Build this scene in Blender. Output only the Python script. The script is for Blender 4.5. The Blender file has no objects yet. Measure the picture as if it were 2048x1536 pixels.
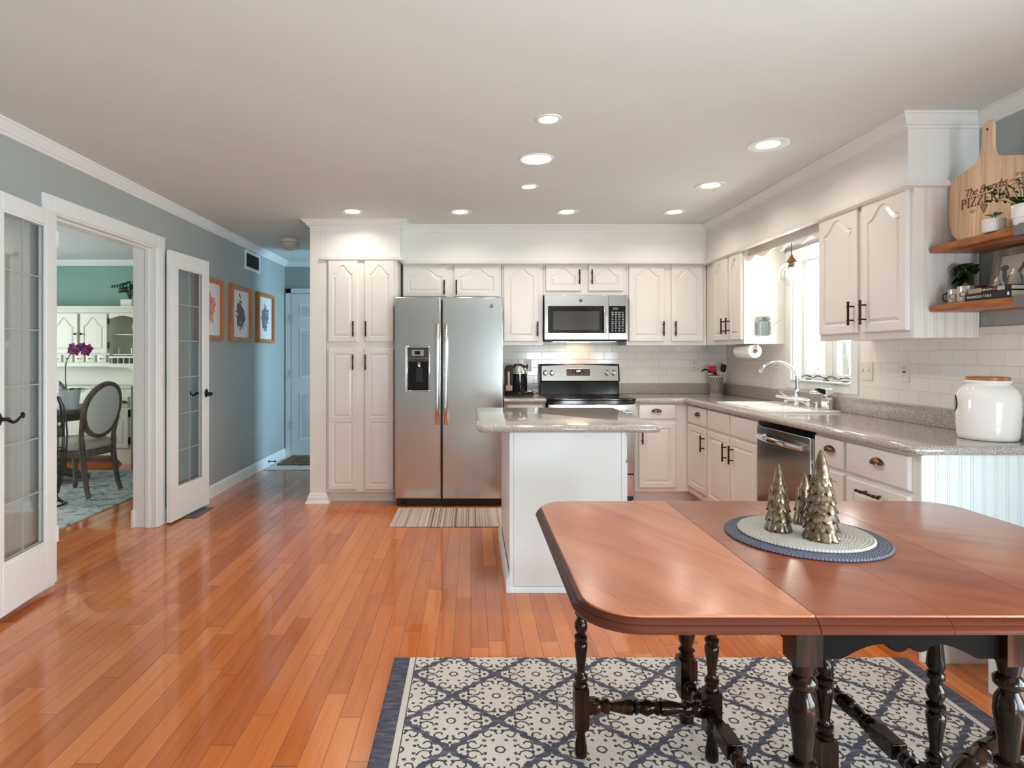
import bpy, bmesh, math, random
from mathutils import Vector, Matrix, Euler
PI = math.pi
random.seed(7)
SC = bpy.context.scene
COL = SC.collection

# ------------------------------------------------------------------ camera
HC = 1.30                       # lens height
cam_d = bpy.data.cameras.new('camera')
cam = bpy.data.objects.new('camera', cam_d)
COL.objects.link(cam)
cam.location = (0, 0, HC)
cam.rotation_euler = (PI / 2, 0, 0)
cam_d.sensor_width = 36.0
cam_d.lens = 36.0 * 1190 / 2048
cam_d.shift_x = (1024 - 942) / 2048
cam_d.shift_y = (708 - 768) / 2048
cam_d.clip_start = 0.05
SC.camera = cam

# ------------------------------------------------------------------ sky, exposure
SC.view_settings.view_transform = 'Standard'
SC.view_settings.look = 'None'
SC.view_settings.gamma = 1.0
SC.view_settings.use_curve_mapping = False
SC.view_settings.exposure = 0.36
SC.cycles.use_denoising = True
SC.cycles.max_bounces = 10
SC.cycles.diffuse_bounces = 6
SC.cycles.glossy_bounces = 5
SC.cycles.transparent_max_bounces = 12
SC.cycles.sample_clamp_indirect = 6.0
SC.cycles.caustics_reflective = False
SC.cycles.caustics_refractive = False
W = bpy.data.worlds.new('sky')
SC.world = W
W.use_nodes = True
bg = W.node_tree.nodes['Background']
bg.inputs['Color'].default_value = (0.93, 0.97, 1.0, 1)
bg.inputs['Strength'].default_value = 1.7

def area(name, loc, rot, sx, sy, power, color, spread=PI, parent=None, shape='RECTANGLE'):
    l = bpy.data.lights.new(name, 'AREA')
    l.shape = shape
    l.size = sx
    l.size_y = sy
    l.energy = power
    l.color = color
    l.spread = spread
    o = bpy.data.objects.new(name, l)
    COL.objects.link(o)
    o.location = loc
    o.rotation_euler = rot
    if parent: o.parent = parent
    return o
# daylight lamps at the windows; side and dining ones added for light, foyer one assumed
area('daylight_rear_window', (1.80, -2.45, 0.74), (PI / 2, 0, 0), 1.08, 1.2, 95, (0.78, 0.92, 1.0))  # unseen rear window kept low and rightward so steel does not mirror it
area('added_side_daylight', (2.80, -0.35, 0.76), (PI / 2 - 0.10, 0, PI / 2), 2.8, 1.2, 182, (0.83, 0.95, 1.0))  # added lamp and window, kept low to stay out of the microwave's reflection
area('daylight_sink_window', (2.72, 4.25, 1.56), (PI / 2, 0, PI / 2), 0.68, 0.9, 16, (1.0, 0.97, 0.93))
area('assumed_foyer_daylight', (0.92, 7.0, 1.25), (PI / 2, 0, PI * .61), 0.9, 1.7, 38, (0.46, 0.77, 1.0), math.radians(115))  # unseen lamp and window assumed from the bluish light on the hall wall
area('added_dining_daylight', (-6.35, 5.2, 1.4), (PI / 2, 0, -PI / 2), 2.0, 1.4, 72, (0.95, 0.98, 1.0))  # unseen window and lamp put in to brighten the dining room

# ------------------------------------------------------------------ mesh helpers
LOC = {}
class MB:
    def __init__(s):
        s.bm = bmesh.new()
    def v(s, p):
        return s.bm.verts.new(p)
    def face(s, pts):
        return s.bm.faces.new([s.v(p) for p in pts])
    def box(s, x0, x1, y0, y1, z0, z1):
        c = [s.v((x, y, z)) for z in (z0, z1) for y in (y0, y1) for x in (x0, x1)]
        for f in ((0, 2, 3, 1), (4, 5, 7, 6), (0, 1, 5, 4), (2, 6, 7, 3), (0, 4, 6, 2), (1, 3, 7, 5)):
            s.bm.faces.new([c[i] for i in f])
        return s
    def mbox(s, M, u0, u1, w0, w1, d0, d1):
        c = [s.v(M(u, w, d)) for d in (d0, d1) for w in (w0, w1) for u in (u0, u1)]
        for f in ((0, 2, 3, 1), (4, 5, 7, 6), (0, 1, 5, 4), (2, 6, 7, 3), (0, 4, 6, 2), (1, 3, 7, 5)):
            s.bm.faces.new([c[i] for i in f])
        return s
    def loft(s, rings, cap0=True, cap1=True, loop=True, close=False):
        vs = [[s.v(p) for p in r] for r in rings]
        n = len(vs[0])
        pairs = list(zip(vs, vs[1:])) + ([(vs[-1], vs[0])] if close else [])
        for a, b in pairs:
            for i in range(n if loop else n - 1):
                j = (i + 1) % n
                s.bm.faces.new((a[i], a[j], b[j], b[i]))
        if cap0 and not close and n > 2: s.bm.faces.new(vs[0][::-1])
        if cap1 and not close and n > 2: s.bm.faces.new(vs[-1])
        return s
    def prism(s, pts, ax, a, b):
        f = {'x': lambda p, t: (t, p[0], p[1]), 'y': lambda p, t: (p[0], t, p[1]), 'z': lambda p, t: (p[0], p[1], t)}[ax]
        return s.loft([[f(p, a) for p in pts], [f(p, b) for p in pts]])
    def lathe(s, prof, c=(0, 0, 0), seg=24, M=None, cap=True):
        M = M or Matrix.Identity(3)
        c = Vector(c)
        rings = []
        for r, z in prof:
            r = max(r, 1e-5)
            rings.append([c + M @ Vector((r * math.cos(2 * PI * i / seg), r * math.sin(2 * PI * i / seg), z)) for i in range(seg)])
        return s.loft(rings, cap, cap)
    def cyl(s, p, q, r, seg=16, r2=None):
        p, q = Vector(p), Vector(q)
        return s.lathe([(r, 0), (r if r2 is None else r2, (q - p).length)], p, seg, (q - p).to_track_quat('Z', 'Y').to_matrix())
    def turn(s, p, q, prof, seg=20):
        """lathe of (t 0..1, radius) between two points"""
        p, q = Vector(p), Vector(q)
        L = (q - p).length
        return s.lathe([(r, t * L) for t, r in prof], p, seg, (q - p).to_track_quat('Z', 'Y').to_matrix())
    def tube(s, pts, r, seg=10, cap=True, closed=False):
        pts = [Vector(p) for p in pts]
        n = len(pts)
        rings = []
        up = None
        for i, p in enumerate(pts):
            a = pts[i - 1] if (i or closed) else p
            b = pts[(i + 1) % n] if (i < n - 1 or closed) else p
            t = (b - a).normalized()
            if up is None:
                up = t.orthogonal().normalized()
            up = (up - t * up.dot(t))
            up = up.normalized() if up.length > 1e-6 else t.orthogonal().normalized()
            side = t.cross(up)
            rr = r[i] if isinstance(r, (list, tuple)) else r
            # widen at mitres
            k = 1.0
            if 0 < i < n - 1:
                d1 = (p - a).normalized(); d2 = (b - p).normalized()
                k = 1 / max(0.5, math.cos(d1.angle(d2) / 2)) if (d1.length and d2.length) else 1
            rings.append([p + (up * math.cos(2 * PI * j / seg) + side * math.sin(2 * PI * j / seg)) * rr * (k if k < 1.5 else 1) for j in range(seg)])
        return s.loft(rings, cap, cap, True, closed)
    def ball(s, c, r, seg=16, rings=10, M=None):
        rx, ry, rz = (r, r, r) if not isinstance(r, (tuple, list)) else r
        c = Vector(c); M = M or Matrix.Identity(3)
        R = []
        for k in range(1, rings):
            th = PI * k / rings
            R.append([c + M @ Vector((rx * math.sin(th) * math.cos(2 * PI * i / seg), ry * math.sin(th) * math.sin(2 * PI * i / seg), -rz * math.cos(th))) for i in range(seg)])
        vs = [[s.v(p) for p in r_] for r_ in R]
        for a, b in zip(vs, vs[1:]):
            for i in range(seg):
                j = (i + 1) % seg
                s.bm.faces.new((a[i], a[j], b[j], b[i]))
        lo = s.v(c + M @ Vector((0, 0, -rz))); hi = s.v(c + M @ Vector((0, 0, rz)))
        for i in range(seg):
            j = (i + 1) % seg
            s.bm.faces.new((lo, vs[0][j], vs[0][i])); s.bm.faces.new((hi, vs[-1][i], vs[-1][j]))
        return s
    def holed(s, outer, holes, z0, z1):
        """flat slab with holes; outlines in xy"""
        for z in (z0, z1):
            es = []
            for lp in [outer] + holes:
                vs = [s.v((x, y, z)) for x, y in lp]
                es += [s.bm.edges.new((vs[i], vs[(i + 1) % len(vs)])) for i in range(len(vs))]
            bmesh.ops.triangle_fill(s.bm, use_beauty=True, edges=es)
        for lp in [outer] + holes:
            n = len(lp)
            for i in range(n):
                (xa, ya), (xb, yb) = lp[i], lp[(i + 1) % n]
                s.face([(xa, ya, z0), (xb, yb, z0), (xb, yb, z1), (xa, ya, z1)])
        bmesh.ops.remove_doubles(s.bm, verts=s.bm.verts[:], dist=1e-5)
        return s
    def leaf(s, base, dirv, L, wd, up=(0, 0, 1), bend=0.25, fold=0.15):
        base = Vector(base); d = Vector(dirv).normalized(); up = Vector(up)
        side = d.cross(up)
        side = side.normalized() if side.length > 1e-4 else Vector((1, 0, 0))
        nrm = side.cross(d).normalized()
        prof = ((0, .04), (.2, .75), (.45, 1), (.7, .8), (.9, .35), (1, .02))
        rows = []
        for t, k in prof:
            c = base + d * (L * t) - nrm * (bend * L * t * t)
            rows.append([s.v(c - side * wd * k + nrm * fold * wd * k), s.v(c), s.v(c + side * wd * k + nrm * fold * wd * k)])
        for a, b in zip(rows, rows[1:]):
            for i in range(2):
                s.bm.faces.new((a[i], a[i + 1], b[i + 1], b[i]))
        return s
    def xf(s, M):
        bmesh.ops.transform(s.bm, matrix=M, verts=s.bm.verts[:])
        return s
    def obj(s, name, m, parent=None, bevel=0, seg=2, ang=35, sub=0):
        if len(s.bm.faces): bmesh.ops.recalc_face_normals(s.bm, faces=s.bm.faces[:])
        off = Vector((0, 0, 0))
        if parent is not None:
            off = LOC[parent.name]
        else:
            xs = [v.co for v in s.bm.verts]
            lo = [min(c[i] for c in xs) for i in range(3)]; hi = [max(c[i] for c in xs) for i in range(3)]
            off = Vector(((lo[0] + hi[0]) / 2, (lo[1] + hi[1]) / 2, lo[2]))
        for v_ in s.bm.verts: v_.co -= off
        me = bpy.data.meshes.new(name)
        s.bm.to_mesh(me); s.bm.free()
        if ang:
            me.polygons.foreach_set('use_smooth', [True] * len(me.polygons))
            me.set_sharp_from_angle(angle=math.radians(ang))
        me.materials.append(m)
        o = bpy.data.objects.new(name, me)
        COL.objects.link(o)
        if parent is not None:
            o.parent = parent
        else:
            o.location = off
        LOC[o.name] = off
        if bevel:
            b = o.modifiers.new('soft edges', 'BEVEL')
            b.width = bevel; b.segments = seg; b.limit_method = 'ANGLE'; b.angle_limit = math.radians(40)
        if sub:
            sd = o.modifiers.new('smooth', 'SUBSURF'); sd.levels = sub; sd.render_levels = sub
        return o

def tag(o, label, cat, group=None, kind=None):
    o['label'] = label; o['category'] = cat
    if group: o['group'] = group
    if kind: o['kind'] = kind
    return o
def thing(name, label, cat, loc, group=None, kind=None):
    o = bpy.data.objects.new(name, None)
    COL.objects.link(o)
    o.location = loc
    o.empty_display_size = 0.05
    LOC[o.name] = Vector(loc)
    return tag(o, label, cat, group, kind)
def dup(o, loc, rotz=None, label=None):
    """copy a thing with its parts and sub-parts"""
    r = o.copy(); COL.objects.link(r); r.location = loc
    if rotz is not None: r.rotation_euler = (0, 0, rotz)
    if label: r['label'] = label
    def kids(src, dst):
        for ch in [c for c in bpy.data.objects if c.parent == src]:
            c = ch.copy(); COL.objects.link(c); c.parent = dst
            if c.type == 'LIGHT': c.data = ch.data
            kids(ch, c)
    kids(o, r)
    return r
def struct(o, label, cat):
    return tag(o, label, cat, None, 'structure')
def text(s, size, mat_, parent, place, name='lettering', shear=0.0, space=1.0, ext=0.0006, align='CENTER'):
    """lettering as a mesh; place(x, y, z) -> world"""
    cu = bpy.data.curves.new('t', 'FONT')
    cu.body = s; cu.size = size; cu.shear = shear; cu.space_character = space
    cu.align_x = align; cu.align_y = 'CENTER'; cu.extrude = ext; cu.resolution_u = 3
    tmp = bpy.data.objects.new('t', cu); COL.objects.link(tmp)
    dg = bpy.context.evaluated_depsgraph_get()
    me = bpy.data.meshes.new_from_object(tmp.evaluated_get(dg))
    bpy.data.objects.remove(tmp); bpy.data.curves.remove(cu)
    off = LOC[parent.name]
    for v_ in me.vertices: v_.co = Vector(place(*v_.co)) - off
    me.name = name
    me.materials.clear(); me.materials.append(mat_)
    o = bpy.data.objects.new(name, me); COL.objects.link(o); o.parent = parent
    LOC[o.name] = off
    return o

# ------------------------------------------------------------------ materials: node expressions
class N:
    def __init__(s, nt, k): s.nt, s.k = nt, k
    def _op(s, op, *a):
        n = s.nt.nodes.new('ShaderNodeMath'); n.operation = op
        for i, x in enumerate((s,) + a):
            if isinstance(x, N): s.nt.links.new(x.k, n.inputs[i])
            else: n.inputs[i].default_value = x
        return N(s.nt, n.outputs[0])
    def __add__(s, o): return s._op('ADD', o)
    __radd__ = __add__
    def __sub__(s, o): return s._op('SUBTRACT', o)
    def __rsub__(s, o): return (s * -1) + o
    def __mul__(s, o): return s._op('MULTIPLY', o)
    __rmul__ = __mul__
    def __truediv__(s, o): return s._op('DIVIDE', o)
    def floor(s): return s._op('FLOOR')
    def fract(s): return s._op('FRACT')
    def abs(s): return s._op('ABSOLUTE')
    def sqrt(s): return s._op('SQRT')
    def sin(s): return s._op('SINE')
    def pow(s, e): return s._op('POWER', e)
    def lt(s, o): return s._op('LESS_THAN', o)
    def gt(s, o): return s._op('GREATER_THAN', o)
    def min(s, o): return s._op('MINIMUM', o)
    def max(s, o): return s._op('MAXIMUM', o)
    def atan2(s, o): return s._op('ARCTAN2', o)
    def clamp(s):
        r = s._op('ADD', 0.0); r.k.node.use_clamp = True; return r
    def step(s, a, b):       # 0 at a -> 1 at b
        return ((s - a) / (b - a)).clamp()

class Mat:
    def __init__(s, name, color=(0.8, 0.8, 0.8), rough=0.5, metal=0.0, spec=0.5, coat=0.0, trans=0.0, emit=None, estr=0.0, ior=1.45):
        s.m = bpy.data.materials.new(name); s.m.use_nodes = True
        s.nt = s.m.node_tree
        s.b = s.nt.nodes['Principled BSDF']
        i = s.b.inputs
        i['Base Color'].default_value = (*color, 1)
        i['Roughness'].default_value = rough
        i['Metallic'].default_value = metal
        i['Specular IOR Level'].default_value = spec
        i['Coat Weight'].default_value = coat
        i['Coat Roughness'].default_value = 0.08
        i['Transmission Weight'].default_value = trans
        i['IOR'].default_value = ior
        if emit:
            i['Emission Color'].default_value = (*emit, 1)
            i['Emission Strength'].default_value = estr
    def xyz(s, kind='Object', scale=None):
        if kind == 'World':
            g = s.nt.nodes.new('ShaderNodeNewGeometry'); out = g.outputs['Position']
        else:
            g = s.nt.nodes.new('ShaderNodeTexCoord'); out = g.outputs[kind]
        sp = s.nt.nodes.new('ShaderNodeSeparateXYZ'); s.nt.links.new(out, sp.inputs[0])
        return [N(s.nt, sp.outputs[i]) for i in range(3)]
    def vec(s, x, y, z):
        c = s.nt.nodes.new('ShaderNodeCombineXYZ')
        for i, a in enumerate((x, y, z)):
            if isinstance(a, N): s.nt.links.new(a.k, c.inputs[i])
            else: c.inputs[i].default_value = a
        return c.outputs[0]
    def noise(s, v, scale=1.0, detail=3.0, rough=0.55, dist=0.0):
        n = s.nt.nodes.new('ShaderNodeTexNoise')
        n.inputs['Scale'].default_value = scale; n.inputs['Detail'].default_value = detail
        n.inputs['Roughness'].default_value = rough; n.inputs['Distortion'].default_value = dist
        s.nt.links.new(v, n.inputs['Vector'])
        return N(s.nt, n.outputs[0])
    def white(s, v):
        n = s.nt.nodes.new('ShaderNodeTexWhiteNoise'); n.noise_dimensions = '3D'
        s.nt.links.new(v, n.inputs['Vector'])
        return N(s.nt, n.outputs[0])
    def mix(s, f, a, b):
        n = s.nt.nodes.new('ShaderNodeMix'); n.data_type = 'RGBA'
        for k, x in ((0, f), (6, a), (7, b)):
            if isinstance(x, N): s.nt.links.new(x.k, n.inputs[k])
            elif hasattr(x, 'is_linked'): s.nt.links.new(x, n.inputs[k])
            elif k == 0: n.inputs[0].default_value = x
            else: n.inputs[k].default_value = (*x, 1)
        return n.outputs[2]
    def ramp(s, f, *stops):
        n = s.nt.nodes.new('ShaderNodeValToRGB')
        s.nt.links.new(f.k, n.inputs[0])
        el = n.color_ramp.elements
        while len(el) < len(stops): el.new(0.5)
        for e, (p, c) in zip(el, stops):
            e.position = p; e.color = (*c, 1)
        return n.outputs[0]
    def color(s, sock): s.nt.links.new(sock, s.b.inputs['Base Color']); return s
    def rough(s, n): s.nt.links.new(n.k, s.b.inputs['Roughness']); return s
    def bump(s, h, dist=0.002, strength=0.5):
        n = s.nt.nodes.new('ShaderNodeBump'); n.inputs['Distance'].default_value = dist
        n.inputs['Strength'].default_value = strength
        s.nt.links.new(h.k, n.inputs['Height']); s.nt.links.new(n.outputs[0], s.b.inputs['Normal'])
        return s

def paint(name, c, rough=0.5, var=0.03, spec=0.5, scale=6):
    M = Mat(name, c, rough, spec=spec)
    x, y, z = M.xyz('World')
    n = M.noise(M.vec(x, y, z), scale, 4)
    M.color(M.mix(n, tuple(k * (1 - var) for k in c), tuple(min(1, k * (1 + var)) for k in c)))
    n2 = M.noise(M.vec(x, y, z), 220, 2)
    M.bump(n2, 0.0006, 0.25)
    return M.m
def grain(name, cs, axis='y', scale=1.0, rough=0.35, coat=0.0, k=14.0, rings=1.2, spec=.5, space='Object', dist=0.6, mid=(.32, .5, .68)):
    """wood with grain running along an axis"""
    M = Mat(name, cs[0], rough, coat=coat, spec=spec)
    p = M.xyz(space)
    i = 'xyz'.index(axis)
    q = [a * (k * scale) for a in p]; q[i] = p[i] * (rings * scale)
    n = M.noise(M.vec(*q), 1.0, 5, 0.6, dist)
    q2 = [a * (k * 9 * scale) for a in p]; q2[i] = p[i] * (rings * 3 * scale)
    n2 = M.noise(M.vec(*q2), 1.0, 3)
    f = (n * 0.75 + n2 * 0.25)
    st = [(mid[0], cs[0]), (mid[1], cs[1]), (mid[2], cs[2])]
    M.color(M.ramp(f, *st))
    M.bump(n2, 0.0006, 0.3)
    return M.m

def steel_m(name, c=(.66, .67, .675), rough=.17, axis='z'):
    M = Mat(name, c, rough, 1.0)
    p = M.xyz('World')
    q = [a * 420 for a in p]; q['xyz'.index(axis)] = p['xyz'.index(axis)] * 3
    n = M.noise(M.vec(*q), 1.0, 2)
    M.rough(n * 0.05 + (rough - .02))
    M.color(M.mix(n, tuple(k * .97 for k in c), tuple(min(1, k * 1.03) for k in c)))
    return M.m
M_WALL = paint('grey wall paint', (.36, .40, .39), .55)
M_WALLC = paint('white wall paint', (.77, .78, .765), .42)
M_TEAL = paint('green dining room paint', (.19, .34, .28), .6)
M_CEIL = paint('ceiling paint', (.66, .72, .71), .7)
M_TRIM = paint('white trim paint', (.78, .81, .81), .3, .015)
M_CAB = paint('cabinet paint', (.74, .73, .705), .28, .02)
M_ISL = paint('island paint', (.77, .82, .83), .32, .02)
M_HUTCH = paint('hutch paint', (.68, .70, .60), .4, .03)
M_PLAST = Mat('white plastic', (.80, .77, .73), .35).m
M_STEEL = steel_m('brushed steel')
M_STEELH = steel_m('brushed steel rails', (.60, .58, .56), .16, 'x')
M_CHROME = Mat('chrome', (.78, .79, .80), .06, 1.0).m
M_BLACK = Mat('black gloss', (.006, .006, .007), .08).m
M_BLACKM = Mat('black plastic', (.012, .012, .013), .4).m
M_IRON = Mat('black iron', (.012, .012, .013), .38, .4).m
M_BRONZE = Mat('oil rubbed bronze', (.045, .018, .008), .32, .75).m
M_CUP = Mat('bronze cup', (.16, .075, .035), .22, 1.0).m
M_COPPER = Mat('dull copper strip', (.20, .12, .09), .25, 1.0).m
M_WHITEC = Mat('white ceramic', (.82, .81, .79), .08, coat=.4).m
M_SINK = Mat('white enamel', (.86, .86, .85), .12, coat=.3).m
M_PAPER = paint('paper', (.83, .81, .78), .8)
M_GLOW = Mat('lamp glow', (1, 1, 1), .5, emit=(1.0, .90, .78), estr=9).m
M_GLOWO = Mat('warm hood lamp', (1, .9, .8), .5, emit=(1.0, .72, .45), estr=1.6).m
M_GLOWC = Mat('panel glow', (1, 1, 1), .5, emit=(1.0, .96, .90), estr=7).m
M_LEAF = Mat('dark leaf', (.012, .06, .018), .35).m
M_LEAF2 = Mat('mid leaf', (.05, .15, .035), .4).m
M_SUCC = Mat('succulent leaf', (.16, .24, .17), .5).m
M_STEM = Mat('stem', (.10, .12, .04), .6).m
M_TWIG = Mat('twig', (.20, .17, .11), .7).m
M_TERRA = Mat('red pot', (.16, .015, .012), .35).m
M_SOIL = Mat('soil', (.03, .02, .014), .9).m

def glassm(name, tint=(.92, .97, .96), refl=0.12, k=1.0):
    m = bpy.data.materials.new(name); m.use_nodes = True
    nt = m.node_tree; nt.nodes.clear()
    out = nt.nodes.new('ShaderNodeOutputMaterial'); mx = nt.nodes.new('ShaderNodeMixShader')
    t = nt.nodes.new('ShaderNodeBsdfTransparent'); g = nt.nodes.new('ShaderNodeBsdfGlossy')
    t.inputs[0].default_value = (*tint, 1); g.inputs['Roughness'].default_value = 0.03
    g.inputs['Color'].default_value = (.95, .97, 1, 1)
    fc = nt.nodes.new('ShaderNodeLayerWeight'); fc.inputs['Blend'].default_value = .5
    lw = nt.nodes.new('ShaderNodeMath'); lw.operation = 'POWER'; lw.inputs[1].default_value = 4.0
    nt.links.new(fc.outputs['Facing'], lw.inputs[0])
    mul = nt.nodes.new('ShaderNodeMath'); mul.operation = 'MULTIPLY_ADD'; mul.use_clamp = True
    mul.inputs[1].default_value = k; mul.inputs[2].default_value = refl
    nt.links.new(lw.outputs[0], mul.inputs[0]); nt.links.new(mul.outputs[0], mx.inputs[0])
    nt.links.new(t.outputs[0], mx.inputs[1]); nt.links.new(g.outputs[0], mx.inputs[2])
    nt.links.new(mx.outputs[0], out.inputs[0])
    return m
M_GLASS = glassm('window glass', (.98, .99, .985), .03)
M_DGLASS = glassm('door glass', (.985, .995, .99), .10, 1.0)
M_GLOBE = glassm('clear globe glass', (.97, .97, .97), .06, 1.0)
M_WINE = glassm('wine glass', (.93, .95, .93), .08, 1.0)

def mk_floor():
    M = Mat('oak strip floor', (.5, .2, .07), .2, spec=.5, coat=.55)
    M.b.inputs['Coat Roughness'].default_value = 0.05
    x, y, z = M.xyz('World')
    w, L = .0785, .95
    xi = (x / w); row = xi.floor()
    r1 = M.white(M.vec(row, 3.1, 0))
    yj = (y + r1 * L * 3.7) / L
    seg = yj.floor()
    rnd = M.white(M.vec(row, seg, 1.7))
    g = M.noise(M.vec(x * 38 + rnd * 50, y * 1.9 + rnd * 31, 0), 1, 5, .62, .8)
    g2 = M.noise(M.vec(x * 260, y * 9 + rnd * 9, 0), 1, 3)
    f = rnd * .38 + g * .46 + g2 * .16
    c = M.ramp(f, (.20, (.40, .080, .012)), (.42, (.58, .145, .024)), (.60, (.68, .190, .037)), (.84, (.76, .26, .066)))
    fx = xi.fract(); ex = (fx.min(1 - fx) * w).step(.0004, .0016)
    fy = yj.fract(); ey = (fy.min(1 - fy) * L).step(.0004, .0018)
    e = ex.min(ey)
    M.color(M.mix(e, (.12, .035, .012), c))
    M.rough(g2 * .10 + .14)
    M.bump(e * .7 + g2 * .12, .0010, .35)
    return M.m
M_FLOOR = mk_floor()

def mk_tile():
    M = Mat('white subway tile', (.78, .74, .70), .1, coat=.2)
    x, y, z = M.xyz('World')
    u = x + y
    w, h = .1524, .0762
    r = (z - 1.0155) / h
    row = r.floor()
    c = u / w + (row * .5)
    fr, fc = r.fract(), c.fract()
    e = (fr.min(1 - fr) * h).min(fc.min(1 - fc) * w).step(.0008, .0026)
    rnd = M.white(M.vec(row, c.floor(), .3))
    M.color(M.mix(e, (.72, .69, .66), M.mix(rnd, (.85, .82, .79), (.88, .86, .83))))
    M.bump(e + rnd * .1, .0016, .6)
    M.rough(.5 - e * .40)
    return M.m
M_TILE = mk_tile()

def mk_counter():
    M = Mat('speckled grey counter', (.4, .4, .4), .07, coat=.3)
    p = M.vec(*M.xyz('World'))
    n = M.noise(p, 420, 2, .5); n2 = M.noise(p, 190, 2, .6)
    f = n * .6 + n2 * .4
    M.color(M.ramp(f, (.36, (.050, .044, .040)), (.45, (.32, .29, .265)), (.54, (.46, .425, .395)), (.63, (.78, .74, .70))))
    return M.m
M_COUNTER = mk_counter()

def mk_table(name, ang, cs):
    M = Mat(name, (.4, .15, .06), .2, coat=.5, spec=.5)
    M.b.inputs['Coat Roughness'].default_value = .20
    x, y, z = M.xyz('World')
    ca, sa = math.cos(ang), math.sin(ang)
    a = x * ca + y * sa; b = y * ca - x * sa
    n = M.noise(M.vec(a * 1.3, b * 9, z * 9), 1, 5, .6, 1.1)
    n2 = M.noise(M.vec(a * 6, b * 130, z * 130), 1, 3)
    big = M.noise(M.vec(a * 1.1, b * 3.5, 0), 1.4, 2)
    f = n * .55 + n2 * .2 + big * .25
    M.color(M.ramp(f, (.28, cs[0]), (.42, cs[1]), (.55, cs[2]), (.72, cs[3])))
    M.rough(n2 * .12 + .24)
    return M.m
M_TLEAF = mk_table('mahogany leaf', math.radians(118), ((.27, .060, .024), (.50, .142, .060), (.61, .195, .088), (.68, .26, .128)))  # left leaf's sheen is put into its lighter, peachier wood colour
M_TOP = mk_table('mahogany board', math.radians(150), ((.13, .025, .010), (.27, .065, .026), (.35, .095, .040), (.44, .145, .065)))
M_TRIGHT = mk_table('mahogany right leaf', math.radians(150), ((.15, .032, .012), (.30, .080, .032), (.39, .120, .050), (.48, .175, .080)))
M_TEDGE = grain('mahogany edge', ((.045, .009, .004), (.070, .014, .0055), (.105, .024, .009)), 'x', .4, .25, .1, spec=.3)
M_DARKW = grain('dark turned wood', ((.003, .0015, .001), (.010, .004, .002), (.048, .015, .006)), 'z', 1.6, .16, .05, spec=.28)
M_APRON = Mat('shaded matte apron wood', (.003, .0018, .0013), .7, spec=.08).m  # near-black matte copy of the leg wood, shade put into the colour
M_SHELF = grain('rustic shelf wood', ((.09, .022, .006), (.34, .11, .03), (.60, .26, .085)), 'y', 2.0, .4, .1, 16, 1.5)
M_FRAMEW = grain('orange pine frame', ((.30, .10, .025), (.45, .165, .045), (.58, .25, .08)), 'z', 2, .4)
M_PADDLE = grain('pale pine board', ((.52, .30, .15), (.76, .53, .34), (.84, .64, .45)), 'z', 1.6, .5, 0, 30, .7)
M_GREYW = grain('weathered grey oak', ((.06, .044, .034), (.13, .10, .078), (.21, .168, .135)), 'z', 2, .55)
M_BARN = grain('barn wood', ((.13, .115, .095), (.27, .245, .21), (.42, .39, .34)), 'z', 2.5, .7)
M_BURN = Mat('burnt lettering', (.17, .06, .022), .7).m
M_LINEN = paint('linen', (.46, .42, .37), .9, .1, .2, 90)
M_LINENB = paint('lit back linen', (.66, .69, .65), .9, .08, .2, 90)  # lighter linen copy, light on the chair back put into its colour

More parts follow.
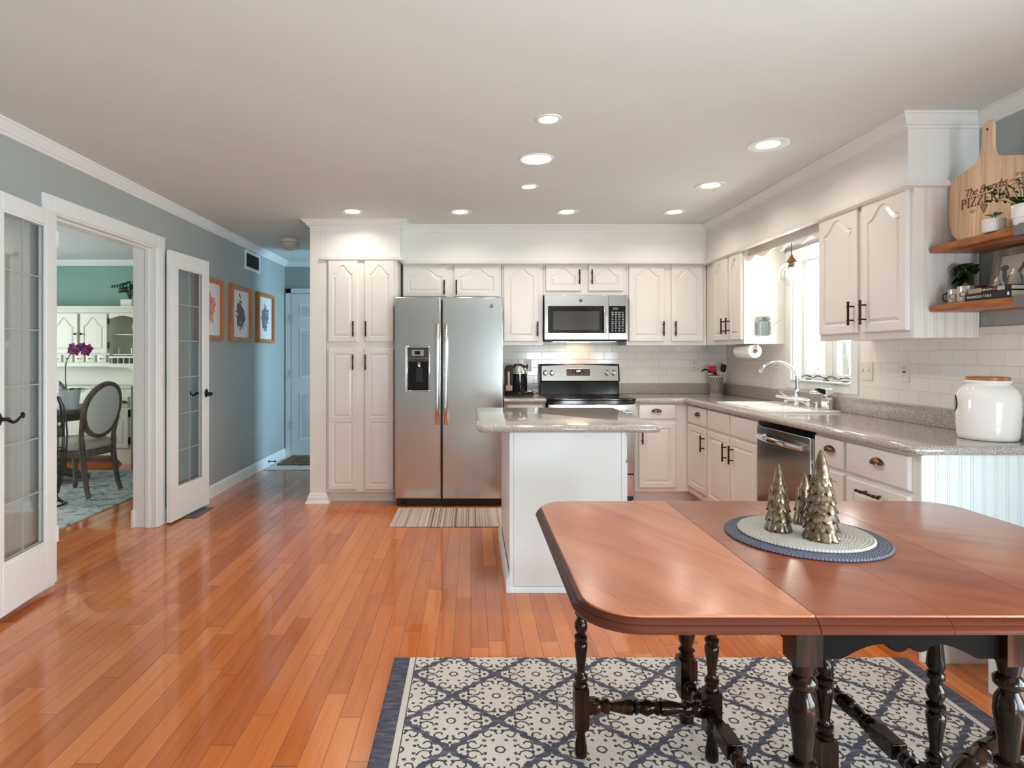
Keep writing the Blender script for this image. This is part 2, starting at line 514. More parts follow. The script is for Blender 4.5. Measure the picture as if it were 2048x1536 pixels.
def mk_rug():
    M = Mat('lattice rug', (.6, .57, .53), .95, spec=.1)
    x0, y0, z = M.xyz('World')
    p = M.vec(x0, y0, 0)
    jx = M.noise(M.vec(x0, y0, 0), 130, 1) - .5; jy = M.noise(M.vec(x0, y0, 5.0), 130, 1) - .5
    PX, PY = .331, .305
    def fold(k):
        x = x0 + jx * k; y = y0 + jy * k
        u = (x + .07) / PX; v = (y - 2.395) / PY
        # two interleaved diamond lattices -> pick the nearer centre
        ax = ((u + .5).fract() - .5).abs() * PX; ay = ((v + .5).fract() - .5).abs() * PY
        inA = (ax / (PX / 2) + ay / (PY / 2)).lt(1.0)
        bx = (u.fract() - .5).abs() * PX; by = (v.fract() - .5).abs() * PY
        return ax * inA + bx * (1 - inA), ay * inA + by * (1 - inA)
    qx, qy = fold(.018)
    d = qx / (PX / 2) + qy / (PY / 2)
    # scalloped lattice band
    wob = ((qx - qy) * 95).sin() * .034
    band = (d + wob).gt(.89)
    qx, qy = fold(.008)
    dark = None
    def ring(cx, cy, r, w, a0=None, flip=1):
        dx, dy = qx - cx, (qy - cy)
        rr = (dx * dx + dy * dy).sqrt()
        if a0 is not None:
            th = (dy * flip).atan2(dx)
            rad = th * (r * .13) + r * .72
            return (rr - rad).abs().lt(w)
        return (rr - r).abs().lt(w)
    marks = [ring(0, 0, .0145, .0033),
             ring(.036, .078, .025, .0033, 1, 1), ring(.088, .028, .025, .0033, 1, -1),
             ring(.052, .046, .0045, .0025), ring(.0, .118, .0035, .0035), ring(.125, 0, .0035, .0035),
             ring(.012, .098, .003, .0035), ring(.105, .010, .003, .0035), ring(.022, .047, .0035, .003), ring(.050, .018, .0035, .003)]
    dark = marks[0]
    for m_ in marks[1:]: dark = dark.max(m_)
    fine = M.noise(p, 420, 2, .7); str_ = M.noise(M.vec(x0 * 14, y0 * 60, 0), 1, 3)
    navy = M.ramp(fine * .55 + str_ * .45, (.33, (.030, .032, .052)), (.52, (.105, .106, .14)), (.68, (.26, .25, .265)))
    cream = M.ramp(fine, (.3, (.50, .455, .42)), (.5, (.68, .63, .59)), (.7, (.76, .71, .67)))
    inkc = M.ramp(fine, (.3, (.03, .028, .038)), (.7, (.13, .12, .13)))
    field = M.mix(dark, M.mix(band, cream, navy), M.mix(band, inkc, navy))
    # side borders: navy, cream stripe, thin dark line
    X0, X1 = -.325, 1.85
    e = (x0 - X0).min(X1 - x0)
    c = M.mix(e.lt(.094), field, inkc)
    c = M.mix(e.lt(.090), c, cream)
    c = M.mix(e.lt(.068), c, navy)
    M.color(c)
    pile = (1 - band) * .7 + fine * .3
    M.bump(pile - dark * .6, .004, .6)
    return M.m
M_RUG = mk_rug()

def mk_blot(name, cols, seed):
    M = Mat(name, (.8, .8, .8), .35)
    x, y, z = M.xyz('Object')
    n = M.noise(M.vec(x + seed, y, z), 14, 4, .6, .6)
    n2 = M.noise(M.vec(y + seed, z, seed), 30, 3)
    r = ((y / .125) * (y / .125) + ((z - .285) / .17) * ((z - .285) / .17)).sqrt()
    k = (r + (n - .5) * 2.2).lt(.82)
    c = M.ramp(n2, (.38, cols[0]), (.5, cols[1]), (.62, cols[2]))
    M.color(M.mix(k, (.74, .74, .73), c))
    return M.m

# ------------------------------------------------------------------ the house shell
CE = 2.47
XL, XR, YB, YE = -2.36, 2.495, 5.80, 7.54      # left wall, right wall, kitchen back wall, hall end
DX0, DYB = -6.25, 7.45                          # dining room
struct(MB().box(DX0 - .15, XR + .15, -2.35, 7.69, -.08, 0).obj('floor', M_FLOOR), 'glossy orange oak strip floor running through kitchen and hall', 'floor')
struct(MB().box(DX0 - .15, XR + .15, -2.35, 7.69, CE, CE + .1).obj('ceiling', M_CEIL), 'smooth pale ceiling with recessed lights', 'ceiling')
tilef = Mat('pale hall tile', (.55, .57, .56), .25)
_x, _y, _z = tilef.xyz('World')
_e = (((_x / .33).fract() - .5).abs().lt(.487)).min(((_y / .33).fract() - .5).abs().lt(.487))
_k = ((((_x / .33).fract() - .5).abs() + ((_y / .33).fract() - .5).abs()).gt(.90))
tilef.color(tilef.mix(_k, tilef.mix(_e, (.3, .31, .31), (.60, .62, .61)), (.05, .05, .05)))
struct(MB().box(XL, 1.0, 6.66, YE, 0, .004).obj('floor_tile', tilef.m), 'pale tiled entry floor with dark corner dots before the hall door', 'floor')

w = MB()
w.box(XL - .16, XL, -2.2, 3.35, 0, CE).box(XL - .16, XL, 4.47, YE + .15, 0, CE).box(XL - .16, XL, 3.35, 4.47, 2.105, CE)
struct(w.obj('wall_left', M_WALL), 'grey painted left wall with double door opening and three framed prints', 'wall')
w = MB()
w.box(XR, XR + .15, -2.2, -1.8, 0, CE).box(XR, XR + .15, -1.8, 1.1, 0, .12).box(XR, XR + .15, -1.8, 1.1, 1.42, CE)
w.box(XR, XR + .15, 1.1, 3.88, 0, CE).box(XR, XR + .15, 3.88, 4.62, 0, 1.10).box(XR, XR + .15, 3.88, 4.62, 2.03, CE).box(XR, XR + .15, 4.62, YB + .15, 0, CE)
struct(w.obj('wall_right', M_WALL), 'right wall with the sink window, grey paint behind the open shelves', 'wall')
struct(MB().box(-1.267, XR, YB, YB + .15, 0, CE).obj('wall_back', M_WALLC), 'white kitchen back wall behind the stove', 'wall')
w = MB().box(-1.407, -1.267, 5.2, 6.75, 0, CE)  # unseen far length set to place the edge of the foyer light
struct(w.obj('wall_end', M_WALLC), 'white wall end standing left of the tall pantry cabinet', 'wall')
struct(MB().box(XL, 1.15, YE, YE + .15, 0, CE).obj('wall_hall_end', M_WALL), 'grey wall at the end of the hall around the white door', 'wall')
w = MB().box(1.0, 1.15, 5.95, 6.5, 0, CE).box(1.0, 1.15, 6.5, 7.5, 0, .3).box(1.0, 1.15, 6.5, 7.5, 2.15, CE)
struct(w.obj('wall_foyer', M_WALL), 'wall of the unseen side foyer off the hall, with an assumed tall window', 'wall')
w = MB().box(XL - .16, 1.22, -2.35, -2.2, 0, CE).box(2.38, XR + .15, -2.35, -2.2, 0, CE).box(1.22, 2.38, -2.35, -2.2, 1.40, CE).box(1.22, 2.38, -2.35, -2.2, 0, .08)
struct(w.obj('wall_rear', M_WALL), 'grey wall behind the dining table with a window set low to shape the light', 'wall')
struct(MB().box(DX0, XL - .16, DYB, DYB + .15, 0, CE).obj('wall_dining_back', M_TEAL), 'green painted dining room wall behind the white hutch', 'wall')
w = MB().box(DX0 - .15, DX0, 2.0, 4.2, 0, CE).box(DX0 - .15, DX0, 6.2, DYB + .15, 0, CE).box(DX0 - .15, DX0, 4.2, 6.2, 0, .7).box(DX0 - .15, DX0, 4.2, 6.2, 2.1, CE)
struct(w.obj('wall_dining_left', M_TEAL), 'green painted side wall of the dining room with a window added for light', 'wall')
struct(MB().box(DX0, XL - .16, 1.85, 2.0, 0, CE).obj('wall_dining_front', M_TEAL), 'green painted near wall of the dining room', 'wall')
# soffit over the cabinets
w = MB().prism([(-1.266, 5.20), (-.62, 5.20), (-.62, 5.42), (2.145, 5.42), (2.145, 2.92), (2.494, 2.92), (2.494, 5.799), (-1.266, 5.799)], 'z', 2.134, CE - .001)
struct(w.obj('wall_soffit', M_WALLC), 'white boxed soffit above the kitchen cabinets', 'soffit')

# unseen window frames; the wide side and dining ones are put in for daylight, the foyer one assumed
def window_frame(name, x0, x1, y0, y1, z0, z1, mull, label, ax):
    t = thing(name, label, 'window', ((x0 + x1) / 2, (y0 + y1) / 2, z0), None, 'structure')
    fr = MB(); k = .055
    if ax == 'x':      # plane faces x, spans y
        fr.box(x0, x1, y0, y0 + k, z0, z1).box(x0, x1, y1 - k, y1, z0, z1).box(x0, x1, y0 + k, y1 - k, z0, z0 + k).box(x0, x1, y0 + k, y1 - k, z1 - k, z1)
        for m in mull: fr.box(x0, x1, m - .03, m + .03, z0 + k, z1 - k)
    else:
        fr.box(x0, x0 + k, y0, y1, z0, z1).box(x1 - k, x1, y0, y1, z0, z1).box(x0 + k, x1 - k, y0, y1, z0, z0 + k).box(x0 + k, x1 - k, y0, y1, z1 - k, z1)
        for m in mull: fr.box(m - .03, m + .03, y0, y1, z0 + k, z1 - k)
    fr.obj('window_frame', M_TRIM, t)
    return t
window_frame('window_2', 1.22, 2.38, -2.31, -2.24, .08, 1.40, (1.80,), 'unseen white framed rear window, set low to shape the daylight', 'y')
window_frame('added_window_3', 2.54, 2.60, -1.8, 1.1, .12, 1.42, (-.83, .13), 'unseen wide white framed side window, added low to light the room', 'x')
window_frame('added_window_4', DX0 - .1, DX0 - .04, 4.2, 6.2, .7, 2.1, (5.2,), 'unseen white framed window added to light the dining room', 'x')
window_frame('assumed_window_5', 1.04, 1.10, 6.5, 7.5, .3, 2.15, (), 'unseen tall white framed foyer window, assumed from the bluish hall light', 'x')

# mouldings swept along the walls
def sweep(path, prof, closed_ends=True):
    """room lies to the right of the path; prof is (out, z) pairs"""
    P = [Vector((x, y, 0)) for x, y in path]
    rings = []
    for i, p in enumerate(P):
        ns = []
        if i > 0:
            d = (p - P[i - 1]).normalized(); ns.append(Vector((d.y, -d.x, 0)))
        if i < len(P) - 1:
            d = (P[i + 1] - p).normalized(); ns.append(Vector((d.y, -d.x, 0)))
        n = sum(ns, Vector()).normalized()
        n = n / max(.3, n.dot(ns[0]))
        rings.append([p + n * o + Vector((0, 0, z)) for o, z in prof])
    return MB().loft(rings)
CR = [(0, CE), (.064, CE), (.064, CE - .010), (.055, CE - .013), (.050, CE - .022), (.034, CE - .034), (.022, CE - .050), (.012, CE - .053), (.012, CE - .062), (.006, CE - .066), (0, CE - .066)]
CR = [(a * 1.0 + 0.0005 * 0, b) for a, b in CR]
def crown(name, path, label): return struct(sweep(path, CR).obj(name, M_TRIM, ang=25), label, 'crown moulding')
crown('trim_1', [(XL, -2.2), (XL, YE), (-1.2, YE)], 'white crown moulding along the grey left wall')
crown('trim_2', [(-1.407, 6.75), (-1.407, 5.20), (-.62, 5.20), (-.62, 5.42), (2.145, 5.42), (2.145, 2.92), (XR, 2.92), (XR, -2.2)], 'white crown moulding around the kitchen soffit')
crown('trim_3', [(DX0, 2.0), (DX0, DYB), (XL - .16, DYB)], 'pale crown moulding in the green dining room')
SB = [(0, 2.150), (.012, 2.150), (.012, 2.146), (.026, 2.142), (.026, 2.122), (.018, 2.118), (0, 2.112)]
struct(sweep([(-1.285, 5.40), (-1.285, 5.20), (-.62, 5.20), (-.62, 5.42), (2.145, 5.42), (2.145, 2.92), (XR - .001, 2.92)], SB).obj('trim_4', M_CAB), 'slim white moulding along the bottom of the soffit', 'moulding')
BB = [(0, 0), (.018, 0), (.018, .012), (.014, .016), (.014, .085), (.009, .100), (0, .108)]
def base(name, path, label, prof=BB): return struct(sweep(path, prof).obj(name, M_TRIM), label, 'baseboard')
base('baseboard_left', [(XL, 4.565), (XL, YE), (-2.345, YE)], 'white baseboard along the left hall wall')
base('baseboard_near', [(XL, -2.2), (XL, 3.255)], 'white baseboard along the near left wall')
base('baseboard_right', [(XR, 1.19), (XR, -2.2)], 'white baseboard on the near right wall')
base('baseboard_dining', [(DX0, 2.0), (DX0, DYB), (XL - .16, DYB)], 'white baseboard in the dining room')
BC = [(0, 0), (.036, 0), (.032, .012), (.022, .022), (.020, .052), (.011, .060), (.008, .078), (0, .086)]
base('baseboard_end', [(-1.407, 6.75), (-1.407, 5.20), (-1.267, 5.20), (-1.267, 5.245)], 'stepped white base around the foot of the wall end', BC)

# casing of the double opening, lined jamb
c = MB()
for y0, y1 in ((3.26, 3.352), (4.468, 4.56)):
    c.box(XL, XL + .018, y0, y1, 0, 2.19)
c.box(XL, XL + .018, 3.352, 4.468, 2.10, 2.19)
struct(c.obj('trim_5', M_TRIM, bevel=.004), 'flat white casing around the dining room double opening', 'door casing')
c = MB().box(XL - .17, XL + .004, 3.350, 3.366, 0, 2.104).box(XL - .17, XL + .004, 4.454, 4.470, 0, 2.104).box(XL - .17, XL + .004, 3.366, 4.454, 2.090, 2.104)
c.box(XL - .075, XL - .045, 3.366, 3.378, 0, 2.09).box(XL - .075, XL - .045, 4.442, 4.454, 0, 2.09).box(XL - .075, XL - .045, 3.378, 4.442, 2.078, 2.09)
c.box(XL - .178, XL - .158, 4.440, 4.552, 0, .13)
struct(c.obj('trim_6', M_TRIM, bevel=.002), 'white jamb lining inside the dining room opening', 'door jamb')

# ------------------------------------------------------------------ handles
def lever(parent, M, u, w, d, s, name='handle'):
    """scrolled lever on an oval rose; s = +1 or -1 lever direction along u"""
    b = MB()
    ring = lambda k, r, h: [M(u + .022 * k * math.cos(a) , w + .036 * k * math.sin(a), d + h) for a in [2 * PI * i / 20 for i in range(20)]]
    b.loft([ring(1, 1, 0), ring(1, 1, .006), ring(.82, 1, .011), ring(.5, 1, .013)])
    b.tube([M(u, w, d + .01), M(u, w, d + .045), M(u + s * .006, w, d + .052)], .009, 10)
    pts = []
    for i in range(24):
        t = i / 23
        if t < .7:
            q = t / .7
            pts.append(M(u + s * (.0 + .092 * q), w - .004 - .013 * math.sin(q * PI * 1.25), d + .052))
        else:
            a = -PI / 2 - .2 + (t - .7) / .3 * 5.2
            r = .013 * (1 - (t - .7) * 1.6)
            pts.append(M(u + s * (.100 + r * math.cos(a) * 1.0), w + .012 + r * math.sin(a), d + .052))
    b.tube(pts, [.0085 - .0035 * (i / 23) for i in range(24)], 8)
    return b.obj(name, M_IRON, parent)

def french_door(name, hinge, ang, sgn, label, L=.585, H=2.082, lift=.012):
    """hinge xy, ang = direction of the leaf from its hinge, sgn = side of the room face"""
    t = thing(name, label, 'door', (hinge[0], hinge[1], lift), None, 'structure')
    T = .036
    dx, dy = math.cos(ang), math.sin(ang)
    nx, ny = -dy * sgn, dx * sgn
    M = lambda u, w, d: (hinge[0] + dx * u + nx * d, hinge[1] + dy * u + ny * d, lift + w)
    g0, g1, z0, z1 = .098, L - .098, .245, 1.965
    MB().mbox(M, 0, g0, 0, H, 0, T).mbox(M, g1, L, 0, H, 0, T).mbox(M, g0, g1, 0, z0, 0, T).mbox(M, g0, g1, z1, H, 0, T).obj('door_leaf', M_TRIM, t, bevel=.003)
    b = MB()
    for d0, d1 in ((.002, .012), (T - .012, T - .002)):
        k = .012
        b.mbox(M, g0, g0 + k, z0, z1, d0, d1).mbox(M, g1 - k, g1, z0, z1, d0, d1).mbox(M, g0 + k, g1 - k, z0, z0 + k, d0, d1).mbox(M, g0 + k, g1 - k, z1 - k, z1, d0, d1)
    b.obj('glazing_bead', M_TRIM, t, bevel=.002)
    gl = MB().mbox(M, g0, g1, z0, z1, T / 2 - .002, T / 2 + .002).obj('glass', M_DGLASS, t)
    mm = MB()
    um = (g0 + g1) / 2
    mm.mbox(M, um - .002, um + .002, z0, z1, T / 2 - .0035, T / 2 + .0035)
    for i in range(1, 6):
        z = z0 + (z1 - z0) * i / 6
        mm.mbox(M, g0, g1, z - .0028, z + .0028, T / 2 - .0035, T / 2 + .0035)
    mm.obj('grille', M_GRILLE, gl)
    lever(t, M, L - .055, .955, T, -1)
    M2 = lambda u, w, d: M(u, w, T - d)
    if sgn < 0: lever(t, M2, L - .055, .955, T, -1)
    for z in (.22, 1.05, 1.86):
        MB().mbox(M, -.010, .001, z, z + .09, .012, T + .004).obj('hinge', M_TRIM, t)
    return t, M
M_GRILLE = Mat('pale grille', (.42, .45, .44), .4).m
a1 = math.atan2(-.454, .052)
DL, ML = french_door('door_1', (-2.341, 3.309), math.radians(-83.2), 1, 'open french door nearest the left edge, folded back against the grey wall', .55, 2.05, .034)
DR, MR = french_door('door_2', (-2.322, 4.535), math.radians(86.5), -1, 'open french door between the dining opening and the framed prints')
orn = MB()
for k in range(6):
    a = k * PI / 3
    for s_ in (-.32, .32):
        pts = [(0, 0), (.018 * math.cos(a + s_), .018 * math.sin(a + s_)), (.048 * math.cos(a + s_ * .55), .048 * math.sin(a + s_ * .55)), (.052 * math.cos(a), .052 * math.sin(a))]
        orn.loft([[ML(.522 + p, 1.42 + q, .0365) for p, q in pts], [ML(.522 + p, 1.42 + q, .0425) for p, q in pts]])
tag(orn.obj('snowflake_ornament', M_PAPER), 'white cut-out snowflake ornament hanging on the near french door', 'ornament')

# front door at the hall end
t = thing('door_3', 'white six-panel door at the end of the hall', 'door', (-1.81, YE, 0), None, 'structure')
MF = lambda u, w, d: (u, YE - d, w)
MB().mbox(MF, -2.268, -1.355, .02, 2.06, 0, .022).obj('door_leaf', M_TRIM, t)
pn = MB()
for u0, u1 in ((-2.16, -1.86), (-1.76, -1.46)):
    for w0, w1 in ((.22, .82), (1.0, 1.62), (1.74, 1.93)):
        r = lambda k, d: [MF(u0 + k, w0 + k, d), MF(u1 - k, w0 + k, d), MF(u1 - k, w1 - k, d), MF(u0 + k, w1 - k, d)]
        pn.loft([r(0, .0215), r(0, .026), r(.012, .0225), r(.03, .0225), r(.045, .028)], False, True)
pn.obj('raised_panel', M_TRIM, t)
MB().mbox(MF, -2.345, -2.272, 0, 2.13, 0, .02).mbox(MF, -1.35, -1.28, 0, 2.13, 0, .02).mbox(MF, -2.345, -1.28, 2.065, 2.13, 0, .02).obj('casing', M_TRIM, t, bevel=.004)
for z in (.35, 1.0, 1.7):
    MB().mbox(MF, -2.281, -2.262, z, z + .1, .018, .03).obj('hinge', M_STEEL, t)

# ------------------------------------------------------------------ sink window
t = thing('window_1', 'white casement pair above the sink, bright foliage outside', 'window', (XR, 4.25, 1.03), None, 'structure')
c = MB()
c.box(XR - .018, XR, 3.81, 3.885, 1.035, 2.10).box(XR - .018, XR, 4.615, 4.69, 1.035, 2.10).box(XR - .018, XR, 3.885, 4.615, 2.025, 2.10).box(XR - .018, XR, 3.885, 4.615, 1.035, 1.105)
c.obj('casing', M_TRIM, t, bevel=.004)
c = MB().box(XR, XR + .15, 3.881, 3.896, 1.10, 2.03).box(XR, XR + .15, 4.604, 4.619, 1.10, 2.03).box(XR, XR + .15, 3.896, 4.604, 2.016, 2.03)
c.obj('jamb', M_TRIM, t)
MB().box(XR - .03, XR + .15, 3.896, 4.604, 1.095, 1.108).obj('window_sill', M_TRIM, t, bevel=.004)
c = MB().box(XR + .07, XR + .13, 4.225, 4.275, 1.108, 2.016)
c.obj('mullion', M_TRIM, t)
for y0, y1 in ((3.897, 4.224), (4.276, 4.603)):
    f = MB(); k = .045
    f.box(XR + .075, XR + .115, y0, y0 + k, 1.109, 2.015).box(XR + .075, XR + .115, y1 - k, y1, 1.109, 2.015).box(XR + .075, XR + .115, y0 + k, y1 - k, 1.109, 1.109 + k).box(XR + .075, XR + .115, y0 + k, y1 - k, 2.015 - k, 2.015)
    s_ = f.obj('sash', M_TRIM, t, bevel=.003)
    MB().box(XR + .093, XR + .097, y0 + k, y1 - k, 1.109 + k, 2.015 - k).obj('pane', M_GLASS, s_)

# ------------------------------------------------------------------ tile backsplash
t = MB().box(.285, XR - .001, YB - .009, YB, .915, 1.45).obj('trim_7', M_TILE)
struct(t, 'white subway tile backsplash behind the stove', 'backsplash')
w = MB().box(XR - .009, XR, 2.30, 3.811, .915, 1.43).box(XR - .009, XR, 4.689, YB - .01, .915, 1.43).box(XR - .009, XR, 3.811, 4.689, .915, 1.036)
struct(w.obj('trim_8', M_TILE), 'white subway tile backsplash along the right wall', 'backsplash')
w = MB().box(XR - .006, XR, 4.69, 4.735, 1.431, 2.10).box(XR - .006, XR, 3.70, 3.81, 1.431, 2.10)
struct(w.obj('trim_9', M_WALLC), 'white wall strip beside the sink window', 'wall')

# outdoors beyond the sink window
M_LAWN = paint('sunny lawn', (.30, .38, .20), .9, .2, .2, 12)
struct(MB().box(3.2, 16, -6, 16, -.5, -.4).obj('ground_outside', M_LAWN), 'sunlit ground outside the sink window', 'ground')
tr = thing('garden_tree', 'pale sunlit leafy tree outside the sink window', 'tree', (6.6, 10.6, -.4))
tk = MB().tube([(6.6, 10.6, -.4), (6.65, 10.6, 1.0), (6.55, 10.7, 2.6)], [.10, .08, .04], 8)
tk.obj('trunk', Mat('pale bark', (.50, .47, .42), .8).m, tr)
lf = MB(); rnd = random.Random(3)
for i in range(330):
    c = Vector((6.6 + rnd.gauss(0, 1.2), 10.6 + rnd.gauss(0, 1.6), 1.9 + rnd.gauss(0, 1.0)))
    lf.leaf(c, (rnd.uniform(-1, 1), rnd.uniform(-1, 1), rnd.uniform(-1, .4)), rnd.uniform(.06, .12), .03)
lf.obj('foliage', Mat('pale leaf', (.55, .62, .45), .6).m, tr)

# ------------------------------------------------------------------ cabinet parts
def inset(poly, k):
    n = len(poly); out = []
    for i in range(n):
        p0, p1, p2 = poly[i - 1], poly[i], poly[(i + 1) % n]
        a = Vector((p1[0] - p0[0], p1[1] - p0[1])); b = Vector((p2[0] - p1[0], p2[1] - p1[1]))
        na = Vector((-a.y, a.x)).normalized(); nb = Vector((-b.y, b.x)).normalized()
        m = (na + nb)
        m = m.normalized() if m.length > 1e-5 else na
        m = m / max(.5, m.dot(na))
        out.append((p1[0] + m.x * k, p1[1] + m.y * k))
    return out
def panel_rings(b, M, u0, u1, w0, w1, arch, t, mg, mgb=None, mgt=None, edge=True):
    """one framed raised panel; counter-clockwise outline in (u, w)"""
    mgb = mg if mgb is None else mgb
    mgt = mg if mgt is None else mgt
    a, c, lo = u0 + mg, u1 - mg, w0 + mgb
    inner = [(a, lo), (c, lo)]
    outer = [(u0, w0), (u1, w0)]
    if arch:
        sh = w1 - mgt - arch
        K = 26
        for i in range(K + 1):
            q = 1 - 2 * i / K
            s_, E, aq = .50, .94, abs(q)
            a_ = 1 / (s_ * E)
            f = 1 - a_ * q * q if aq < s_ else (a_ * s_ / (E - s_)) * (E - aq) ** 2 if aq < E else 0
            inner.append(((a + c) / 2 + q * (c - a) / 2, sh + arch * f))
            outer.append(((u0 + u1) / 2 + q * (u1 - u0) / 2, w1))
    else:
        inner += [(c, w1 - mgt), (a, w1 - mgt)]
        outer += [(u1, w1), (u0, w1)]
    P = lambda pts, d: [M(u, w, d) for u, w in pts]
    e = .005 if edge else 0
    def shr(pts):
        return [(min(max(u, u0 + e), u1 - e), min(max(w, w0 + e), w1 - e)) for u, w in pts]
    rings = [P(outer, 0), P(outer, t - e), P(shr(outer), t), P(inner, t), P(inset(inner, .005), t - .008), P(inset(inner, .010), t - .008), P(inset(inner, .026), t - .001)]
    b.loft(rings)
DT = .020
def bar_pull(parent, M, u, w, d, L=.125, horiz=False):
    q = (lambda a, h: M(u + a, w, d + h)) if horiz else (lambda a, h: M(u, w + a, d + h))
    b = MB()
    h = .032
    b.cyl(q(-L / 2, h), q(L / 2, h), .0062, 12)
    for s_ in (-1, 1):
        b.cyl(q(s_ * L * .31, 0), q(s_ * L * .31, h), .0045, 10)
        b.cyl(q(s_ * L * .31 - .005, h), q(s_ * L * .31 + .005, h), .0082, 12)
        b.cyl(q(s_ * L * .5 - .004, h), q(s_ * L * .5 + .004, h), .0074, 12)
    return b.obj('handle', M_BRONZE, parent)
def cup_pull(parent, M, u, w, d):
    b = MB()
    A, B, C = .046, .030, .026
    rows = []
    for k in range(9):
        ph = PI / 2 * k / 8
        rows.append([M(u + A * math.cos(PI * i / 16), w - .012 + B * math.sin(PI * i / 16) * math.cos(ph), d + C * math.sin(PI * i / 16) * math.sin(ph) + .001) for i in range(17)])
    b.loft(rows, False, False, False)
    rows2 = [[M(u + A * .94 * math.cos(PI * i / 16), w - .012 + B * .92 * math.sin(PI * i / 16) * math.cos(PI / 2 * k / 8), d + C * .92 * math.sin(PI * i / 16) * math.sin(PI / 2 * k / 8) + .001) for i in range(17)] for k in range(9)]
    b.loft(rows2, False, False, False)
    bmesh.ops.remove_doubles(b.bm, verts=b.bm.verts[:], dist=1e-5)
    return b.obj('handle', M_CUP, parent)
def door(parent, M, u0, u1, w0, w1, arch=0.0, mg=.046, m=None, pull=None, two=None, horiz=False, mgt=None):
    b = MB()
    if two:
        panel_rings(b, M, u0, u1, w0, two, 0, DT, mg, None, .020, True)
        panel_rings(b, M, u0, u1, two, w1, 0, DT, mg, .020, None, True)
    else:
        panel_rings(b, M, u0, u1, w0, w1, arch, DT, mg, None, mgt)
    o = b.obj('door', m or M_CAB, parent, ang=22)
    if pull: bar_pull(o, M, pull[0], pull[1], DT)
    return o
def drawer(parent, M, u0, u1, w0, w1, cup=None, m=None):
    b = MB()
    r = lambda k, d: [M(u0 + k, w0 + k, d), M(u1 - k, w0 + k, d), M(u1 - k, w1 - k, d), M(u0 + k, w1 - k, d)]
    b.loft([r(0, 0), r(0, DT - .007), r(.006, DT - .002), r(.016, DT)])
    o = b.obj('drawer', m or M_CAB, parent, ang=22)
    if cup: cup_pull(o, M, cup[0], cup[1], DT)
    return o
def carcass(parent, M, u0, u1, w0, w1, depth, m=None, bev=.002):
    return MB().mbox(M, u0, u1, w0, w1, -depth, 0).obj('cabinet_box', m or M_CAB, parent, bevel=bev)
back = lambda Y: (lambda u, w, d: (u, Y - d, w))
right = lambda X: (lambda u, w, d: (X - d, u, w))
FB, FU, FR, FRU = back(5.19), back(5.47), right(1.90), right(2.165)

# tall pantry
g_base, g_wall = 'white base cabinets under the counter', 'white wall cabinets under the soffit'
t = thing('pantry_cabinet', 'tall white pantry cabinet between the wall end and the fridge', 'cabinet', (-.95, 5.5, 0))
FP = back(5.20)
MB().mbox(FP, -1.264, -.647, .094, 2.132, -.595, 0).obj('cabinet_box', M_CAB, t, bevel=.002)
MB().mbox(FP, -1.262, -.649, 0, .093, -.59, -.07).obj('toe_kick', M_CAB, t)
door(t, FP, -1.246, -.992, 1.407, 2.116, .075, .042, pull=(-1.022, 1.518))
door(t, FP, -.927, -.673, 1.407, 2.116, .075, .042, pull=(-.913, 1.518))
door(t, FP, -1.246, -.992, .118, 1.346, 0, .042, pull=(-1.024, 1.228), two=.73)
door(t, FP, -.927, -.673, .118, 1.346, 0, .042, pull=(-.915, 1.228), two=.73)

def wall_cab(label, M, u0, u1, w0, depth, doors, w1=2.132):
    p = M((u0 + u1) / 2, w0, -depth / 2)
    t = thing('wall_cabinet', label, 'cabinet', p, g_wall)
    carcass(t, M, u0, u1, w0, w1, depth)
    for d in doors: door(t, M, *d[:4], arch=d[4], mg=.046, pull=d[5] if len(d) > 5 else None, mgt=.034)
    return t
wall_cab('short wide white wall cabinet directly over the fridge', FU, -.628, .278, 1.80, .325,
         [(-.622, -.222, 1.826, 2.118, .075, (-.244, 1.908)), (-.156, .256, 1.826, 2.118, .075, (-.133, 1.908))])
wall_cab('single-door white wall cabinet between fridge and microwave', FU, .282, .662, 1.379, .325,
         [(.300, .622, 1.416, 2.118, .068, (.607, 1.528))])
wall_cab('short two-door white wall cabinet right above the microwave', FU, .664, 1.426, 1.838, .325,
         [(.685, 1.006, 1.878, 2.118, .068, (.990, 2.004)), (1.078, 1.397, 1.878, 2.118, .068, (1.104, 2.004))])
wall_cab('two-door white wall cabinet right of the microwave, ending in the corner', FU, 1.428, 2.163, 1.379, .325,
         [(1.448, 1.772, 1.416, 2.118, .068, (1.758, 1.533)), (1.836, 2.130, 1.416, 2.118, .068, (1.868, 1.533))])
t = wall_cab('narrow two-door white wall cabinet on the right wall, above the paper towel roll', FRU, 4.72, 5.468, 1.379, .325,
         [(4.985, 5.285, 1.416, 2.118, .068, (5.03, 1.533)), (4.735, 4.962, 1.416, 2.118, .068, (4.935, 1.533))])
tc2 = wall_cab('two-door white wall cabinet on the right wall with beadboard end beside the shelves', FRU, 2.925, 3.69, 1.379, .325,
         [(3.312, 3.672, 1.418, 2.118, .072, (3.335, 1.527)), (2.935, 3.272, 1.418, 2.118, .072, (3.232, 1.527))])
def beadboard(parent, name, x0, x1, y, z0, z1, m, pitch=.05, stile=.0):
    """boards with a bead groove, facing -y"""
    pts = [(x0, y + .004)]
    x = x0
    if stile:
        pts += [(x0, y - .010), (x0 + stile, y - .010), (x0 + stile, y - .004)]
        x = x0 + stile
    else: pts.append((x0, y - .004))
    while x + pitch < x1:
        x += pitch
        pts += [(x - .007, y - .004), (x - .005, y), (x - .003, y - .004), (x + .003, y - .004), (x + .005, y), (x + .007, y - .004)]
    pts += [(x1, y - .004), (x1, y + .004)]
    return MB().prism(pts, 'z', z0, z1).obj(name, m, parent, ang=20)
